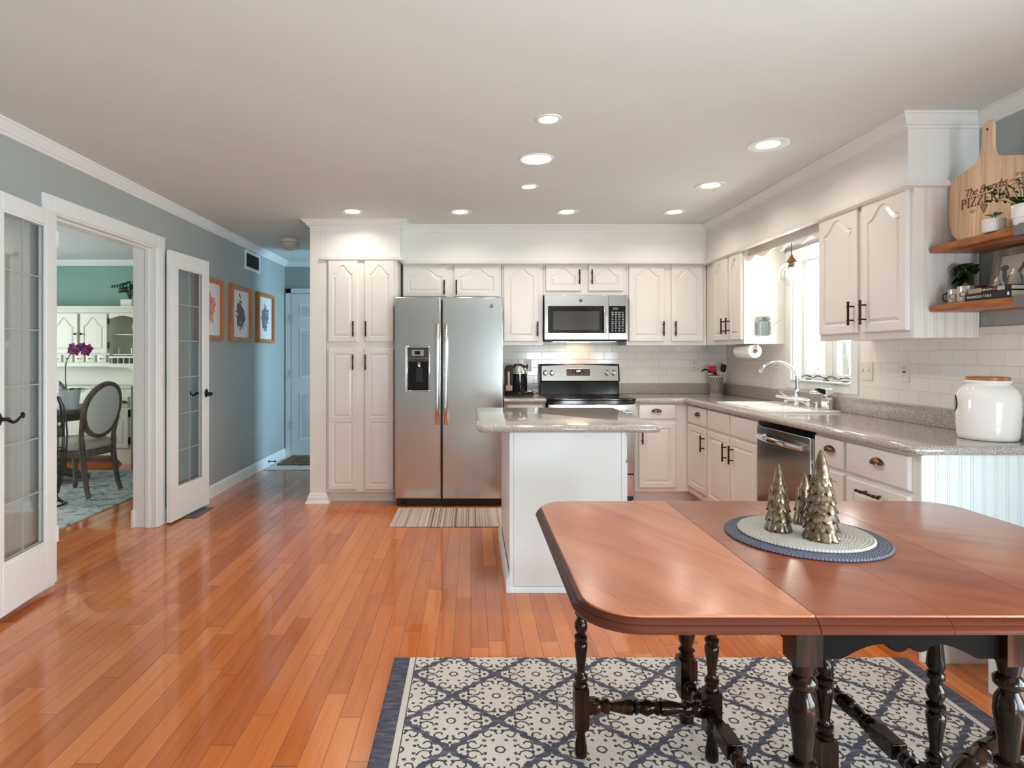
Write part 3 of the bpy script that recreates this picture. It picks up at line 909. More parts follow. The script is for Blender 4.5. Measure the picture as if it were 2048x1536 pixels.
beadboard(tc2, 'end_panel', 2.167, XR - .004, 2.920, 1.379, 2.118, M_CAB, .049, .012)

# scalloped valance above the sink
half_v = [(.505, .100), (.455, .098), (.425, .092), (.408, .080), (.385, .073), (.350, .074), (.318, .084), (.285, .096), (.255, .100), (.215, .094), (.165, .078), (.120, .068), (.085, .067), (.055, .073), (.032, .086), (.020, .101), (.0, .098)]
half_v = [(a, 2.132 - c) for a, c in half_v]
def smooth(ps):
    out = []
    for i in range(len(ps) - 1):
        p0, p1, p2, p3 = ps[max(0, i - 1)], ps[i], ps[i + 1], ps[min(len(ps) - 1, i + 2)]
        for k in range(5):
            q = k / 5
            out.append(tuple(.5 * (2 * p1[d] + (p2[d] - p0[d]) * q + (2 * p0[d] - 5 * p1[d] + 4 * p2[d] - p3[d]) * q * q + (3 * p1[d] - p0[d] - 3 * p2[d] + p3[d]) * q ** 3) for d in (0, 1)))
    return out + [ps[-1]]
hv = smooth(half_v)
pts = [(3.70, 2.132)] + [(4.205 - a, z) for a, z in hv] + [(4.205 + a, z) for a, z in hv[-2::-1]] + [(4.71, 2.132)]
tag(MB().prism(pts, 'x', 2.19, 2.205).obj('valance', M_CAB), 'white scalloped wooden valance over the sink window', 'valance')

# base cabinets
def base_cab(label, M, u0, u1, depth, kick=True, top=.872, w0=.10):
    p = M((u0 + u1) / 2, 0, -depth / 2)
    t = thing('base_cabinet', label, 'cabinet', p, g_base)
    carcass(t, M, u0, u1, w0, top, depth)
    if kick: MB().mbox(M, u0, u1, 0, w0 - .001, -depth, -.07).obj('toe_kick', M_CAB, t)
    return t
t = base_cab('narrow white base cabinet between fridge and stove, mostly behind the island', FB, .287, .650, .598)
drawer(t, FB, .31, .63, .71, .862, (.47, .80))
door(t, FB, .31, .63, .135, .70, pull=(.60, .585))
t = base_cab('white base cabinet right of the stove with one drawer over one door', FB, 1.424, 1.8995, .598)
MB().box(1.8996, 1.9700, 5.262, 5.6, 0, .0995).obj('toe_return', M_CAB, t)
drawer(t, FB, 1.46, 1.782, .735, .862, (1.612, .808))
door(t, FB, 1.46, 1.782, .135, .70, pull=(1.484, .586))
t = base_cab('narrow white base cabinet in the corner, next to the sink doors', FR, 4.752, 5.186, .585)
MB().box(1.9005, 2.2, 5.1875, 5.6, .10, .872).box(1.9705, 2.2, 5.1875, 5.6, 0, .10).obj('corner_filler', M_CAB, t)
drawer(t, FR, 4.765, 5.17, .71, .858, (4.93, .80))
door(t, FR, 4.765, 5.17, .16, .697, pull=(4.797, .578))
ts = thing('base_cabinet', 'white sink base cabinet with two doors under two false drawer fronts', 'cabinet', FR(4.325, 0, -.3), g_base)
MB().mbox(FR, 3.902, 4.750, .10, .66, -.585, 0).mbox(FR, 3.902, 4.750, .66, .872, -.018, 0).obj('cabinet_box', M_CAB, ts, bevel=.002)
MB().mbox(FR, 3.902, 4.750, 0, .099, -.585, -.07).obj('toe_kick', M_CAB, ts)
for u0, u1, pu in ((4.342, 4.738, 4.378), (3.917, 4.322, 4.268)):
    drawer(ts, FR, u0, u1, .71, .858)
    door(ts, FR, u0, u1, .135, .69, pull=(pu, .575))
t = base_cab('white end base cabinet with drawers and beadboard end beside the table', FR, 2.525, 3.274, .585)
drawer(t, FR, 3.012, 3.262, .71, .858, (3.115, .805))
drawer(t, FR, 2.562, 2.988, .71, .858, (2.752, .803))
door(t, FR, 3.012, 3.262, .135, .69, pull=(3.243, .575))
d = door(t, FR, 2.562, 2.988, .135, .685)
bar_pull(d, FR, 2.78, .645, DT, .15, True)
beadboard(t, 'end_panel', 1.90, XR - .010, 2.519, .0, .872, M_ISL, .05, .018)
MB().prism([(2.515, 0), (2.498, 0), (2.498, .075), (2.503, .088), (2.515, .092)], 'x', 1.93, XR - .011).obj('baseboard', M_TRIM, t)

# dishwasher
t = thing('dishwasher', 'stainless steel dishwasher with curved bar handle under the counter', 'dishwasher', (2.18, 3.59, 0))
MB().mbox(FR, 3.280, 3.897, .10, .868, -.56, -.005).obj('tub', M_BLACKM, t)
MB().mbox(FR, 3.283, 3.894, .115, .835, -.004, .028).obj('door', M_STEEL, t, bevel=.004)
MB().mbox(FR, 3.283, 3.894, .838, .866, -.004, .016).obj('control_strip', M_BLACK, t)
MB().mbox(FR, 3.30, 3.88, 0, .099, -.5, -.07).obj('toe_kick', M_BLACKM, t)
h = MB()
hp = [FR(3.325 + .527 * i / 16, .772, .052 + .030 * math.sin(PI * i / 16)) for i in range(17)]
h.loft([[Vector(p) + Vector((dx_, 0, dz)) for dx_, dz in ((.006, -.016), (-.007, -.014), (-.011, 0), (-.007, .014), (.006, .016))] for p in hp])
for y in (3.340, 3.838): h.box(1.838, 1.875, y - .012, y + .012, .76, .784)
h.obj('handle', M_CHROME, t)
for k in range(2):
    MB().mbox(FR, 3.80, 3.855, .815 - k * .014, .818 - k * .014, .0279, .0286).obj('badge', M_BLACKM, t)

# ------------------------------------------------------------------ countertops
def slab(label, poly, holes, edges, name='countertop'):
    xs = [p[0] for p in poly]; ys = [p[1] for p in poly]
    t = thing(name, label, 'countertop', ((min(xs) + max(xs)) / 2, (min(ys) + max(ys)) / 2, .874))
    b = MB().holed(poly, holes, .874, .914)
    for e in edges: b.tube([(x, y, .894) for x, y in e], .02, 14)
    b.obj('top', M_COUNTER, t, ang=30)
    return t
t = slab('short speckled grey countertop left of the stove, holding the coffee machine', [(.285, 5.165), (.652, 5.165), (.652, YB - .011), (.285, YB - .011)], [], [[(.285, 5.165), (.652, 5.165)]])
MB().box(.285, .652, YB - .031, YB - .0105, .9141, 1.015).obj('upstand', M_COUNTER, t, bevel=.003)
SH = [(1.955, 3.91), (2.405, 3.91), (2.405, 4.69), (1.955, 4.69)]
t = slab('long L-shaped speckled grey countertop with the sink',
         [(1.418, 5.165), (1.878, 5.165), (1.878, 2.53), (1.898, 2.51), (XR - .0105, 2.51), (XR - .0105, YB - .0105), (1.418, YB - .0105)], [SH],
         [[(1.418, 5.165), (1.878, 5.165), (1.878, 2.53), (1.884, 2.516), (1.898, 2.51), (XR - .0105, 2.51)]])
MB().box(1.418, XR - .034, YB - .031, YB - .0105, .9141, 1.015).obj('upstand', M_COUNTER, t, bevel=.003)
MB().box(XR - .0335, XR - .0105, 2.51, YB - .0105, .9141, 1.015).obj('upstand', M_COUNTER, t, bevel=.003)

# sink
t = thing('sink', 'white drop-in double kitchen sink in the grey counter', 'sink', (2.18, 4.3, .914))
def rrect(cx, cy, hx, hy, r, k=6):
    out = []
    for sx, sy, a0 in ((1, 1, 0), (-1, 1, PI / 2), (-1, -1, PI), (1, -1, 3 * PI / 2)):
        for i in range(k + 1):
            a = a0 + PI / 2 * i / k
            out.append((cx + sx * (hx - r) + r * math.cos(a), cy + sy * (hy - r) + r * math.sin(a)))
    return out
b = MB()
b.holed(rrect(2.183, 4.30, .253, .415, .05), [rrect(2.13, 4.105, .155, .175, .05), rrect(2.13, 4.495, .155, .175, .05)], .9145, .926)
b.obj('rim', M_SINK, t, bevel=.004)
for cy in (4.105, 4.495):
    b = MB()
    lp = lambda k, r, z: [(x, y, z) for x, y in rrect(2.13, cy, .155 - k, .175 - k, r)]
    b.loft([lp(0, .05, .924), lp(.004, .05, .90), lp(.012, .05, .76), lp(.04, .05, .735)], False, True)
    b.obj('basin', M_SINK, t)
# faucet
t = thing('faucet', 'chrome gooseneck kitchen faucet on the sink deck', 'faucet', (2.375, 4.33, .926))
b = MB().lathe([(.026, 0), (.026, .012), (.020, .02), (.018, .10), (.020, .105), (.013, .115)], (2.375, 4.33, .926), 20)
b.obj('base', M_CHROME, t)
pts = [(2.375, 4.33, 1.03), (2.375, 4.33, 1.10)]
for i in range(1, 15):
    a = PI - PI * .80 * i / 14
    pts.append((2.375 - .14 * (1 + math.cos(a)) , 4.33 + .02 * i / 14, 1.10 + .14 * math.sin(a)))
e = pts[-1]; pts.append((e[0] - .012, e[1], e[2] - .022))
MB().tube(pts, [.0125] * (len(pts) - 3) + [.0125, .0145, .0145], 14).obj('spout', M_CHROME, t)
MB().tube([(2.375, 4.19, .926), (2.375, 4.19, .955), (2.372, 4.26, .965), (2.372, 4.42, .965), (2.375, 4.47, .955), (2.375, 4.47, .926)], .014, 12).obj('bridge', M_CHROME, t)
def lev(y0, pts, r): return MB().tube(pts, r, 10).ball((2.375, y0, .955), (.022, .022, .03), 12, 8).obj('lever', M_CHROME, t)
lev(4.47, [(2.375, 4.47, .98), (2.33, 4.42, 1.005), (2.24, 4.32, 1.03)], [.014, .012, .009])
lev(4.19, [(2.375, 4.19, .975), (2.32, 4.24, .985), (2.22, 4.33, .995)], [.015, .013, .009])
# soap / filter tap
t = thing('filter_tap', 'short blocky chrome filtered water tap beside the gooseneck', 'tap', (2.40, 4.02, .926))
MB().prism([(3.98, .9265), (4.06, .9265), (4.06, 1.0), (4.035, 1.02), (4.005, 1.02), (3.98, 1.0)], 'x', 2.385, 2.425).obj('body', M_CHROME, t, bevel=.008)
MB().prism([(4.01, 1.02), (4.11, 1.045), (4.13, 1.065), (4.06, 1.075), (3.98, 1.068), (3.975, 1.02)], 'x', 2.375, 2.425).obj('head', M_CHROME, t, bevel=.008)
MB().cyl((2.40, 4.09, 1.035), (2.37, 4.15, 1.033), .012, 12).obj('spout', M_CHROME, t)
MB().lathe([(.016, 0), (.016, .012), (.010, .016), (.010, .03), (.017, .034), (.013, .044)], (2.40, 4.125, .9265), 16).obj('air_gap', M_CHROME, t)

# ------------------------------------------------------------------ island
t = thing('kitchen_island', 'white kitchen island with plain end panel, standing in front of the stove', 'island', (.54, 3.75, 0))
MB().box(.215, .842, 3.262, 4.20, 0, .872).obj('cabinet_box', M_ISL, t, bevel=.002)
MB().box(.235, .822, 3.2575, 3.2621, .03, .872).obj('end_panel', M_ISL, t)
MB().box(.210, .232, 3.254, 3.275, 0, .872).box(.822, .847, 3.254, 3.262, 0, .872).obj('corner_stile', M_ISL, t, bevel=.003)
sh = MB().prism([(3.254, 0), (3.238, 0), (3.241, .012), (3.248, .022), (3.254, .026)], 'x', .195, .847)
sh.prism([(.210, 0), (.192, 0), (.192, .07), (.200, .085), (.210, .09)], 'y', 3.238, 4.20)
sh.obj('base_moulding', M_ISL, t)
FI = lambda u, w, d: (.842 + d, u, w)
for u0, u1 in ((3.275, 3.70), (3.74, 4.18)):
    drawer(t, FI, u0, u1, .715, .855, None, M_ISL)
    door(t, FI, u0, u1, .135, .70, m=M_ISL)
t = thing('countertop', 'speckled grey island countertop with rounded corners', 'countertop', (.54, 3.75, .874))
b = MB()
rg = []
for i in range(13):
    a = -PI / 2 + PI * i / 12
    k = .02 * (1 - math.cos(a))
    rg.append([(x, y, .894 + .02 * math.sin(a)) for x, y in rrect(.535, 3.752, .502 - k, .548 - k, .045 - k)])
b.loft(rg)
b.obj('top', M_COUNTER, t, ang=30)

# ------------------------------------------------------------------ fridge
t = thing('refrigerator', 'stainless steel side-by-side refrigerator with ice dispenser', 'refrigerator', (-.185, 5.42, 0))
MB().box(-.638, .268, 5.115, 5.79, .02, 1.765).obj('case', Mat('grey case', (.16, .16, .16), .45).m, t)
FF = back(5.055)
for u0, u1 in ((-.643, -.255), (-.243, .273)):
    if u0 < -.6:
        o = MB()
        P = lambda pts, d: [FF(u, w, d) for u, w in pts]
        hole = [(-.545, .990), (-.352, .990), (-.352, 1.362), (-.545, 1.362)]
        out_ = [(u0, .068), (u1, .068), (u1, 1.785), (u0, 1.785)]
        for d in (-.055, 0):
            es = []
            for lp in (out_, hole):
                vs = [o.v(FF(u, w_, d)) for u, w_ in lp]
                es += [o.bm.edges.new((vs[i], vs[(i + 1) % 4])) for i in range(4)]
            bmesh.ops.triangle_fill(o.bm, use_beauty=True, edges=es)
        for lp in (out_, hole):
            for i in range(4):
                (a, b_), (c_, d_) = lp[i], lp[(i + 1) % 4]
                o.face([FF(a, b_, -.055), FF(c_, d_, -.055), FF(c_, d_, 0), FF(a, b_, 0)])
        bmesh.ops.remove_doubles(o.bm, verts=o.bm.verts[:], dist=1e-5)
    else:
        o = MB().mbox(FF, u0, u1, .068, 1.785, -.055, 0)
    dr = o.obj('door', M_STEEL, t, bevel=.010, seg=3)
    hx = u1 - .030 if u0 < -.6 else u0 + .030
    h = MB()
    n = 22
    def hr(q):
        w_ = .70 + .855 * q
        d = .012 + .050 * min(1, math.sin(PI * q) * 2.4)
        return [Vector(FF(hx + .0175 * math.cos(a), w_, d + .012 * math.sin(a))) for a in [2 * PI * i / 12 for i in range(12)]]
    h.loft([hr(i / n) for i in range(n + 1)])
    h.obj('handle', M_STEELB if 'M_STEELB' in globals() else M_STEEL, dr)
# dispenser
dp = MB()
dp.mbox(FF, -.545, -.535, .985, 1.362, -.05, .006).mbox(FF, -.362, -.352, .985, 1.362, -.05, .006).mbox(FF, -.545, -.352, .983, .993, -.05, .008).mbox(FF, -.547, -.350, 1.352, 1.366, -.05, .012)
dp = dp.obj('dispenser', M_CHROME, t, bevel=.003)
MB().mbox(FF, -.5345, -.3625, .9935, 1.3515, -.052, -.047).obj('niche', M_BLACK, dp)
MB().mbox(FF, -.5345, -.3625, 1.235, 1.3515, -.047, .002).obj('control_panel', Mat('brown panel', (.055, .042, .036), .3).m, dp)
MB().mbox(FF, -.503, -.401, 1.285, 1.335, .002, .004).obj('display_frame', M_STEEL, dp)
MB().mbox(FF, -.477, -.431, 1.296, 1.325, .004, .005).obj('display', M_BLACK, dp)
for k in range(5):
    MB().mbox(FF, -.525 + k * .034, -.508 + k * .034, 1.262, 1.267, .002, .003).obj('button', M_STEEL, dp)
MB().lathe([(.014, 0), (.012, .03), (.016, .04)], FF(-.445, 1.19, -.03), 14).obj('nozzle', M_STEEL, dp)
MB().mbox(FF, -.470, -.415, 1.06, 1.18, -.045, -.03).obj('paddle', M_BLACKM, dp)
def emblem(parent, M, u, w, d, r, m=M_CHROME):
    b = MB()
    R = lambda k, h: [M(u + k * math.cos(2 * PI * i / 28), w + k * math.sin(2 * PI * i / 28), d + h) for i in range(28)]
    b.loft([R(r, 0), R(r, .002), R(r * .86, .002), R(r * .86, .001)], True, False)
    o = b.obj('emblem', m, parent)
    c = MB()
    c.tube([M(u - r * .55 + r * .22 * math.cos(a), w + r * .1 + r * .42 * math.sin(a), d + .0018) for a in [.5 + 5 * i / 14 for i in range(15)]], r * .06, 5)
    c.tube([M(u - r * .33, w - r * .1, d + .0018), M(u - r * .05, w - r * .1, d + .0018), M(u - r * .15, w - r * .5, d + .0018)], r * .06, 5)
    c.tube([M(u + r * .15 + r * .4 * math.cos(a), w + r * .42 * math.sin(a), d + .0018) for a in [.9 + 4.4 * i / 14 for i in range(15)]], r * .06, 5)
    c.tube([M(u + r * .0, w + r * .02, d + .0018), M(u + r * .5, w + r * .06, d + .0018)], r * .06, 5)
    R2 = lambda k, h: [M(u + k * math.cos(2 * PI * i / 28), w + k * math.sin(2 * PI * i / 28), d + h) for i in range(28)]
    dk = MB().loft([R2(r * .84, .0008), R2(r * .84, .0013)]).obj('emblem_field', M_BLACKM, o)
    c.obj('monogram', m, o)
emblem(t, FF, .172, 1.708, 0, .017)
g = MB().mbox(FF, -.635, .265, .010, .062, -.06, -.03).obj('grille', M_BLACKM, t)
for u in (-.60, .21): MB().mbox(FF, u, u + .05, .022, .046, -.03, -.026).obj('cover', M_BLACK, g)
MB().mbox(FF, -.60, .22, .0, .012, -.5, -.2).obj('rollers', M_BLACKM, t)

# ------------------------------------------------------------------ microwave
t = thing('microwave', 'stainless steel microwave mounted over the stove', 'microwave', (1.045, 5.6, 1.415))
MW = back(5.405)
MB().box(.670, 1.420, 5.425, 5.79, 1.415, 1.834).obj('case', M_BLACKM, t)
b = MB()
b.mbox(MW, .668, 1.247, 1.735, 1.832, -.02, .012).mbox(MW, .668, 1.247, 1.432, 1.490, -.02, .012).mbox(MW, .668, .698, 1.490, 1.735, -.02, .012).mbox(MW, 1.209, 1.247, 1.490, 1.735, -.02, .012)
dr = b.obj('door', M_STEELH, t, bevel=.001)
MB().mbox(MW, .698, 1.209, 1.490, 1.735, -.02, .008).obj('window', Mat('smoked glass', (.012, .008, .006), .04, spec=.8).m, dr)
MB().mbox(MW, .745, 1.165, 1.518, 1.688, .008, .0086).obj('screen', Mat('grey mesh', (.055, .052, .05), .10, spec=.9).m, dr)
h = MB().mbox(MW, 1.197, 1.222, 1.490, 1.738, .030, .046).mbox(MW, 1.199, 1.220, 1.493, 1.513, .010, .034).mbox(MW, 1.199, 1.220, 1.715, 1.735, .010, .034)
h.obj('handle', M_CHROME, dr, bevel=.005)
b = MB().mbox(MW, 1.2495, 1.420, 1.735, 1.832, -.02, .012).mbox(MW, 1.2495, 1.420, 1.432, 1.490, -.02, .012).mbox(MW, 1.400, 1.420, 1.490, 1.735, -.02, .012)
cp = b.obj('control_panel', M_STEELH, t, bevel=.001)
MB().mbox(MW, 1.2495, 1.400, 1.490, 1.735, -.02, .010).obj('keypad', M_BLACK, cp)
MB().mbox(MW, 1.285, 1.335, 1.700, 1.722, .010, .0108).obj('display', Mat('green display', (.02, .05, .02), .3, emit=(.25, .7, .2), estr=.10).m, cp)
keyg = MB(); rnd = random.Random(5)
for r_ in range(9):
    for c_ in range(4):
        x = 1.275 + c_ * .031; z = 1.680 - r_ * .0205
        keyg.mbox(MW, x, x + rnd.uniform(.012, .022), z - .004, z + .002, .010, .0106)
        keyg.mbox(MW, x, x + rnd.uniform(.006, .018), z - .010, z - .007, .010, .0106)
keyg.obj('key_legends', Mat('legend grey', (.42, .42, .42), .5).m, cp)
emblem(t, MW, .992, 1.784, .012, .0175)
MB().mbox(MW, .675, 1.415, 1.416, 1.430, -.35, .004).obj('vent_strip', M_BLACK, t)
MB().box(.75, 1.33, 5.45, 5.75, 1.410, 1.4149).obj('under_panel', M_STEEL, t)
lamp = MB().box(.92, 1.12, 5.62, 5.72, 1.4070, 1.4099).obj('cooktop_lamp', M_GLOWO, t)
area('cooktop_light', Vector((1.02, 5.67, 1.404)) - LOC[t.name], (0, 0, 0), .2, .08, .42, (1, .62, .33), PI, t)

# ------------------------------------------------------------------ stove
t = thing('stove', 'stainless steel electric stove with black glass cooktop', 'stove', (1.036, 5.45, 0))
SV = back(5.13)
MB().box(.660, 1.412, 5.165, 5.775, .03, .898).obj('case', M_BLACKM, t)
ck = MB().box(.655, 1.417, 5.105, 5.70, .899, .9195).obj('cooktop', M_BLACK, t, bevel=.006)
ringm = Mat('burner print', (.05, .05, .05), .2).m
for cx, cy, r in ((.84, 5.28, .10), (1.23, 5.28, .085), (.84, 5.54, .08), (1.23, 5.54, .10)):
    MB().lathe([(r - .003, 0), (r, 0), (r, .0006), (r - .003, .0006)], (cx, cy, .9195), 40).obj('burner_ring', ringm, ck)
# back guard
bg_ = MB().prism([(5.79, .90), (5.685, .90), (5.695, 1.035), (5.665, 1.040), (5.690, 1.190), (5.705, 1.204), (5.79, 1.204)], 'x', .660, 1.418).obj('back_guard', M_BLACK, t, bevel=.004)
def BGf(u, w, d):           # on the tilted control face
    q = (w - 1.045) / .145
    return (u, 5.6655 + .0245 * q - d, w)
def arc_panel():
    b = MB(); n = 20
    top = [( .675 + .728 * i / n, 1.186 + .010 * math.sin(PI * i / n)) for i in range(n + 1)]
    pts = [(.675, 1.046), (1.403, 1.046)] + top[::-1]
    return b.loft([[BGf(u, w, 0) for u, w in pts], [BGf(u, w, .004) for u, w in pts]])
cpn = arc_panel().obj('control_panel', M_STEELH, bg_)
pm = Mat('brown panel glass', (.06, .040, .028), .25).m
MB().mbox(BGf, .905, 1.140, 1.089, 1.160, .004, .0055).obj('panel_bezel', M_CHROME, bg_, bevel=.001)
kp = MB().mbox(BGf, .910, 1.135, 1.093, 1.156, .0055, .0065).obj('touch_panel', pm, bg_)
MB().mbox(BGf, .994, 1.052, 1.120, 1.152, .0065, .0072).obj('clock_display', M_BLACK, bg_)
M_DIG = Mat('clock digits', (.9, .95, 1), .5, emit=(.85, .95, 1), estr=2.0).m
text('4:09', .024, M_DIG, bg_, lambda x, y, z: BGf(1.023 + x, 1.136 + y, .0076 + z), 'clock_digits')
lg = MB()
for u in (.918, .945, 1.085, 1.110):
    for w in (1.132, 1.108): lg.mbox(BGf, u, u + .014, w, w + .005, .0065, .0070)
for u, s_ in ((.950, -1), (.980, 1)):
    lg.loft([[BGf(u - .006, 1.110 - s_ * .004, d), BGf(u + .006, 1.110 - s_ * .004, d), BGf(u, 1.110 + s_ * .005, d)] for d in (.0065, .0071)])
lg.mbox(BGf, 1.01, 1.014, 1.106, 1.116, .0065, .0071).mbox(BGf, 1.046, 1.056, 1.106, 1.115, .0065, .0071)
lg.obj('touch_legends', Mat('legend tan', (.5, .42, .34), .5).m, bg_)
for u in (.710, .772, 1.300, 1.362):
    b = MB()
    rr = lambda r, d, s_=1: [BGf(u + r * math.cos(2 * PI * i / 20), 1.120 + r * math.sin(2 * PI * i / 20), d) for i in range(20)]
    b.loft([rr(.026, .004), rr(.026, .010), rr(.021, .013), rr(.019, .030), rr(.016, .033)])
    b.mbox(BGf, u - .0045, u + .0045, 1.100, 1.140, .030, .040)
    b.obj('knob', M_CHROME, bg_, bevel=.0015)
# oven door, handle, drawer
od = MB().mbox(SV, .664, 1.408, .270, .865, -.034, .012).obj('oven_door', M_STEELH, t, bevel=.004)
MB().mbox(SV, .76, 1.312, .40, .70, .012, .0135).obj('oven_window', M_BLACK, od)
h = MB().tube([SV(.70, .80, .055), SV(1.37, .80, .055)], .014, 14)
for u in (.72, 1.35): h.cyl(SV(u, .80, .010), SV(u, .80, .055), .010, 10)
h.obj('handle', M_CHROME, od)
MB().mbox(SV, .664, 1.408, .868, .898, -.034, .010).obj('front_strip', M_BLACK, t, bevel=.002)
MB().mbox(SV, .664, 1.408, .075, .258, -.034, .012).obj('drawer', M_STEELH, t, bevel=.004)
MB().mbox(SV, .67, 1.40, .0, .07, -.5, -.05).obj('plinth', M_BLACKM, t)

# ------------------------------------------------------------------ rug and drop-leaf table
tag(MB().box(-.325, 1.85, -.60, 2.53, 0, .012).obj('rug', M_RUG, bevel=.004), 'navy and cream lattice rug under the drop-leaf table', 'rug')

t = thing('dining_table', 'reddish mahogany drop-leaf table on dark turned gate legs', 'table', (1.02, 1.77, .012))
TX0, TX1, TY0, TY1, TZ = .235, 1.812, 1.2526, 2.292, .74
EDGE = [(.026, TZ), (.0225, TZ - .0005), (.021, TZ - .004), (.0185, TZ - .0055), (.011, TZ - .0085), (.008, TZ - .014), (.009, TZ - .0155), (.003, TZ - .019), (0, TZ - .026), (.003, TZ - .033), (.014, TZ - .036)]
def arc(cx, cy, r, a0, a1, k=10): return [(cx + r * math.cos(a0 + (a1 - a0) * i / k), cy + r * math.sin(a0 + (a1 - a0) * i / k)) for i in range(k + 1)]
def piece(kind, a, b_, name, m):
    R = .135
    rings = []
    for ins, z in EDGE:
        y0, y1 = TY0 + ins, TY1 - ins
        if kind == 'L':
            x = a + ins
            p = [(b_, y1)] + arc(a + R, TY1 - R, R - ins, PI / 2, PI) + arc(a + R, TY0 + R, R - ins, PI, 3 * PI / 2) + [(b_, y0)]
        elif kind == 'R':
            p = [(a, y0)] + arc(b_ - R, TY0 + R, R - ins, -PI / 2, 0) + arc(b_ - R, TY1 - R, R - ins, 0, PI / 2) + [(a, y1)]
        else:
            p = [(a, y0), (b_, y0), (b_, y1), (a, y1)]
        rings.append([(x_, y_, z) for x_, y_ in p])
    top = MB().loft([rings[2], rings[1], rings[0]], False, True)
    o = top.obj(name, m, t, ang=50)
    MB().loft(rings[2:], False, True).obj('edge_moulding', M_TEDGE, o, ang=40)
    return o
g = .0009
S1, S2, S3 = .738, 1.020, 1.305
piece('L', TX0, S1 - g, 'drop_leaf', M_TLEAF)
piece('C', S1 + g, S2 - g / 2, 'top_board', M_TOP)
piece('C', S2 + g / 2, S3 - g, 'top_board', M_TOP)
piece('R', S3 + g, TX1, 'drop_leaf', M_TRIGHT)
ZB = .012
def turned(b, x, y, z0, z1, r, kind=0):
    """a turned length between blocks"""
    P = {0: [(0, 1), (.025, 1.03), (.04, .72), (.055, 1.02), (.085, 1.02), (.10, .66), (.13, .60), (.22, .80), (.30, 1.02), (.33, 1.0), (.345, .70), (.36, 1.0), (.385, 1.0), (.40, .62), (.42, .80), (.455, 1.04), (.49, .9), (.51, .62), (.53, .62), (.55, .95), (.575, .95), (.59, .7), (.62, 1.0), (.70, .85), (.82, .62), (.87, .98), (.90, .98), (.92, .7), (.96, 1), (1, 1)],
         1: [(0, 1), (.03, 1), (.045, .7), (.08, 1.1), (.11, .72), (.16, .95), (.22, 1.1), (.28, .95), (.32, .65), (.35, 1.05), (.38, 1.05), (.40, .68), (.52, .80), (.68, 1.08), (.76, 1.0), (.82, .62), (.85, 1.05), (.89, 1.08), (.92, .7), (1, .9)]}[kind]
    b.lathe([(r * k, z0 + (z1 - z0) * q) for q, k in P], (x, y, 0), 20)
def foot(b, x, y, r, z1):
    b.lathe([(r * .72, ZB), (r * .95, ZB + .006), (r * .98, ZB + .025), (r * .62, z1 - .018), (r * .6, z1 - .012), (r * .95, z1 - .009), (r * .95, z1)], (x, y, 0), 20)
def block(b, x, y, h, z0, z1): b.box(x - h, x + h, y - h, y + h, z0, z1)
def leg(x, y, r, kind, ztop):
    b = MB()
    foot(b, x, y, r, .107)
    block(b, x, y, r * 1.1, .107, .236)
    if kind == 1:
        turned(b, x, y, .236, .602, r, 1)
        block(b, x, y, r * 1.06, .602, ztop)
    else:
        turned(b, x, y, .236, .66, r, 0)
        block(b, x, y, r * 1.0, .66, ztop)
    return b.obj('leg', M_DARKW, t, ang=50)
leg(.755, 1.355, .028, 1, .703); leg(1.225, 1.355, .028, 1, .703)
leg(.755, 2.085, .026, 1, .703); leg(1.225, 2.085, .026, 1, .703)
def gate(pivot, outer):
    gname = MB()
    leg(pivot[0], pivot[1], .0215, 0, .703)
    leg(outer[0], outer[1], .0205, 0, .703)
    p = Vector((*pivot, .175)); q = Vector((*outer, .175))
    d = (q - p).normalized() * .018
    stretcher(p + d, q - d, .024)
    for e_, s_ in ((p, 1), (q, -1)):
        c_ = e_ + d * s_ * 1.9
        MB().box(c_.x - .016, c_.x + .016, c_.y - .019, c_.y + .019, .154, .196).obj('stretcher_block', M_DARKW, t, bevel=.003)
    bb = MB()
    v = Vector((*outer, .682)) - Vector((*pivot, .682)); n = Vector((-v.y, v.x, 0)).normalized() * .010
    A = Vector((*pivot, .682)); B = Vector((*outer, .682))
    bb.loft([[A + n + Vector((0, 0, z)) for z in ()] or [A - n - Vector((0, 0, .018)), A + n - Vector((0, 0, .018)), A + n + Vector((0, 0, .018)), A - n + Vector((0, 0, .018))],
             [B - n - Vector((0, 0, .018)), B + n - Vector((0, 0, .018)), B + n + Vector((0, 0, .018)), B - n + Vector((0, 0, .018))]])
    bb.obj('gate_rail', M_DARKW, t)
def stretcher(p, q, r, name='stretcher'):
    pr = [(0, .8), (.05, .8), (.07, 1.05), (.10, 1.05), (.12, .7), (.15, 1.0), (.18, 1.0), (.20, .6), (.34, 1.0), (.38, 1.0), (.39, .7), (.41, 1.02), (.44, .72), (.50, 1.1), (.56, .72), (.59, 1.02), (.61, .7), (.62, 1.0), (.66, 1.0), (.80, .6), (.82, 1.0), (.85, 1.0), (.88, .7), (.90, 1.05), (.93, 1.05), (.95, .8), (1, .8)]
    MB().turn(p, q, [(a, k * r) for a, k in pr], 16).obj(name, M_DARKW, t, ang=50)
gate((.763, 1.885), (.352, 1.905))
gate((1.195, 1.53), (1.62, 1.79))
leg(.983, 1.655, .0225, 0, .703)
# long side stretchers with a square block half way
for x in (.755, 1.225):
    stretcher(Vector((x, 1.383, .16)), Vector((x, 1.70, .16)), .024)
    MB().box(x - .023, x + .023, 1.70, 1.80, .138, .184).obj('stretcher_block', M_DARKW, t, bevel=.003)
    stretcher(Vector((x, 1.80, .16)), Vector((x, 2.058, .16)), .024)
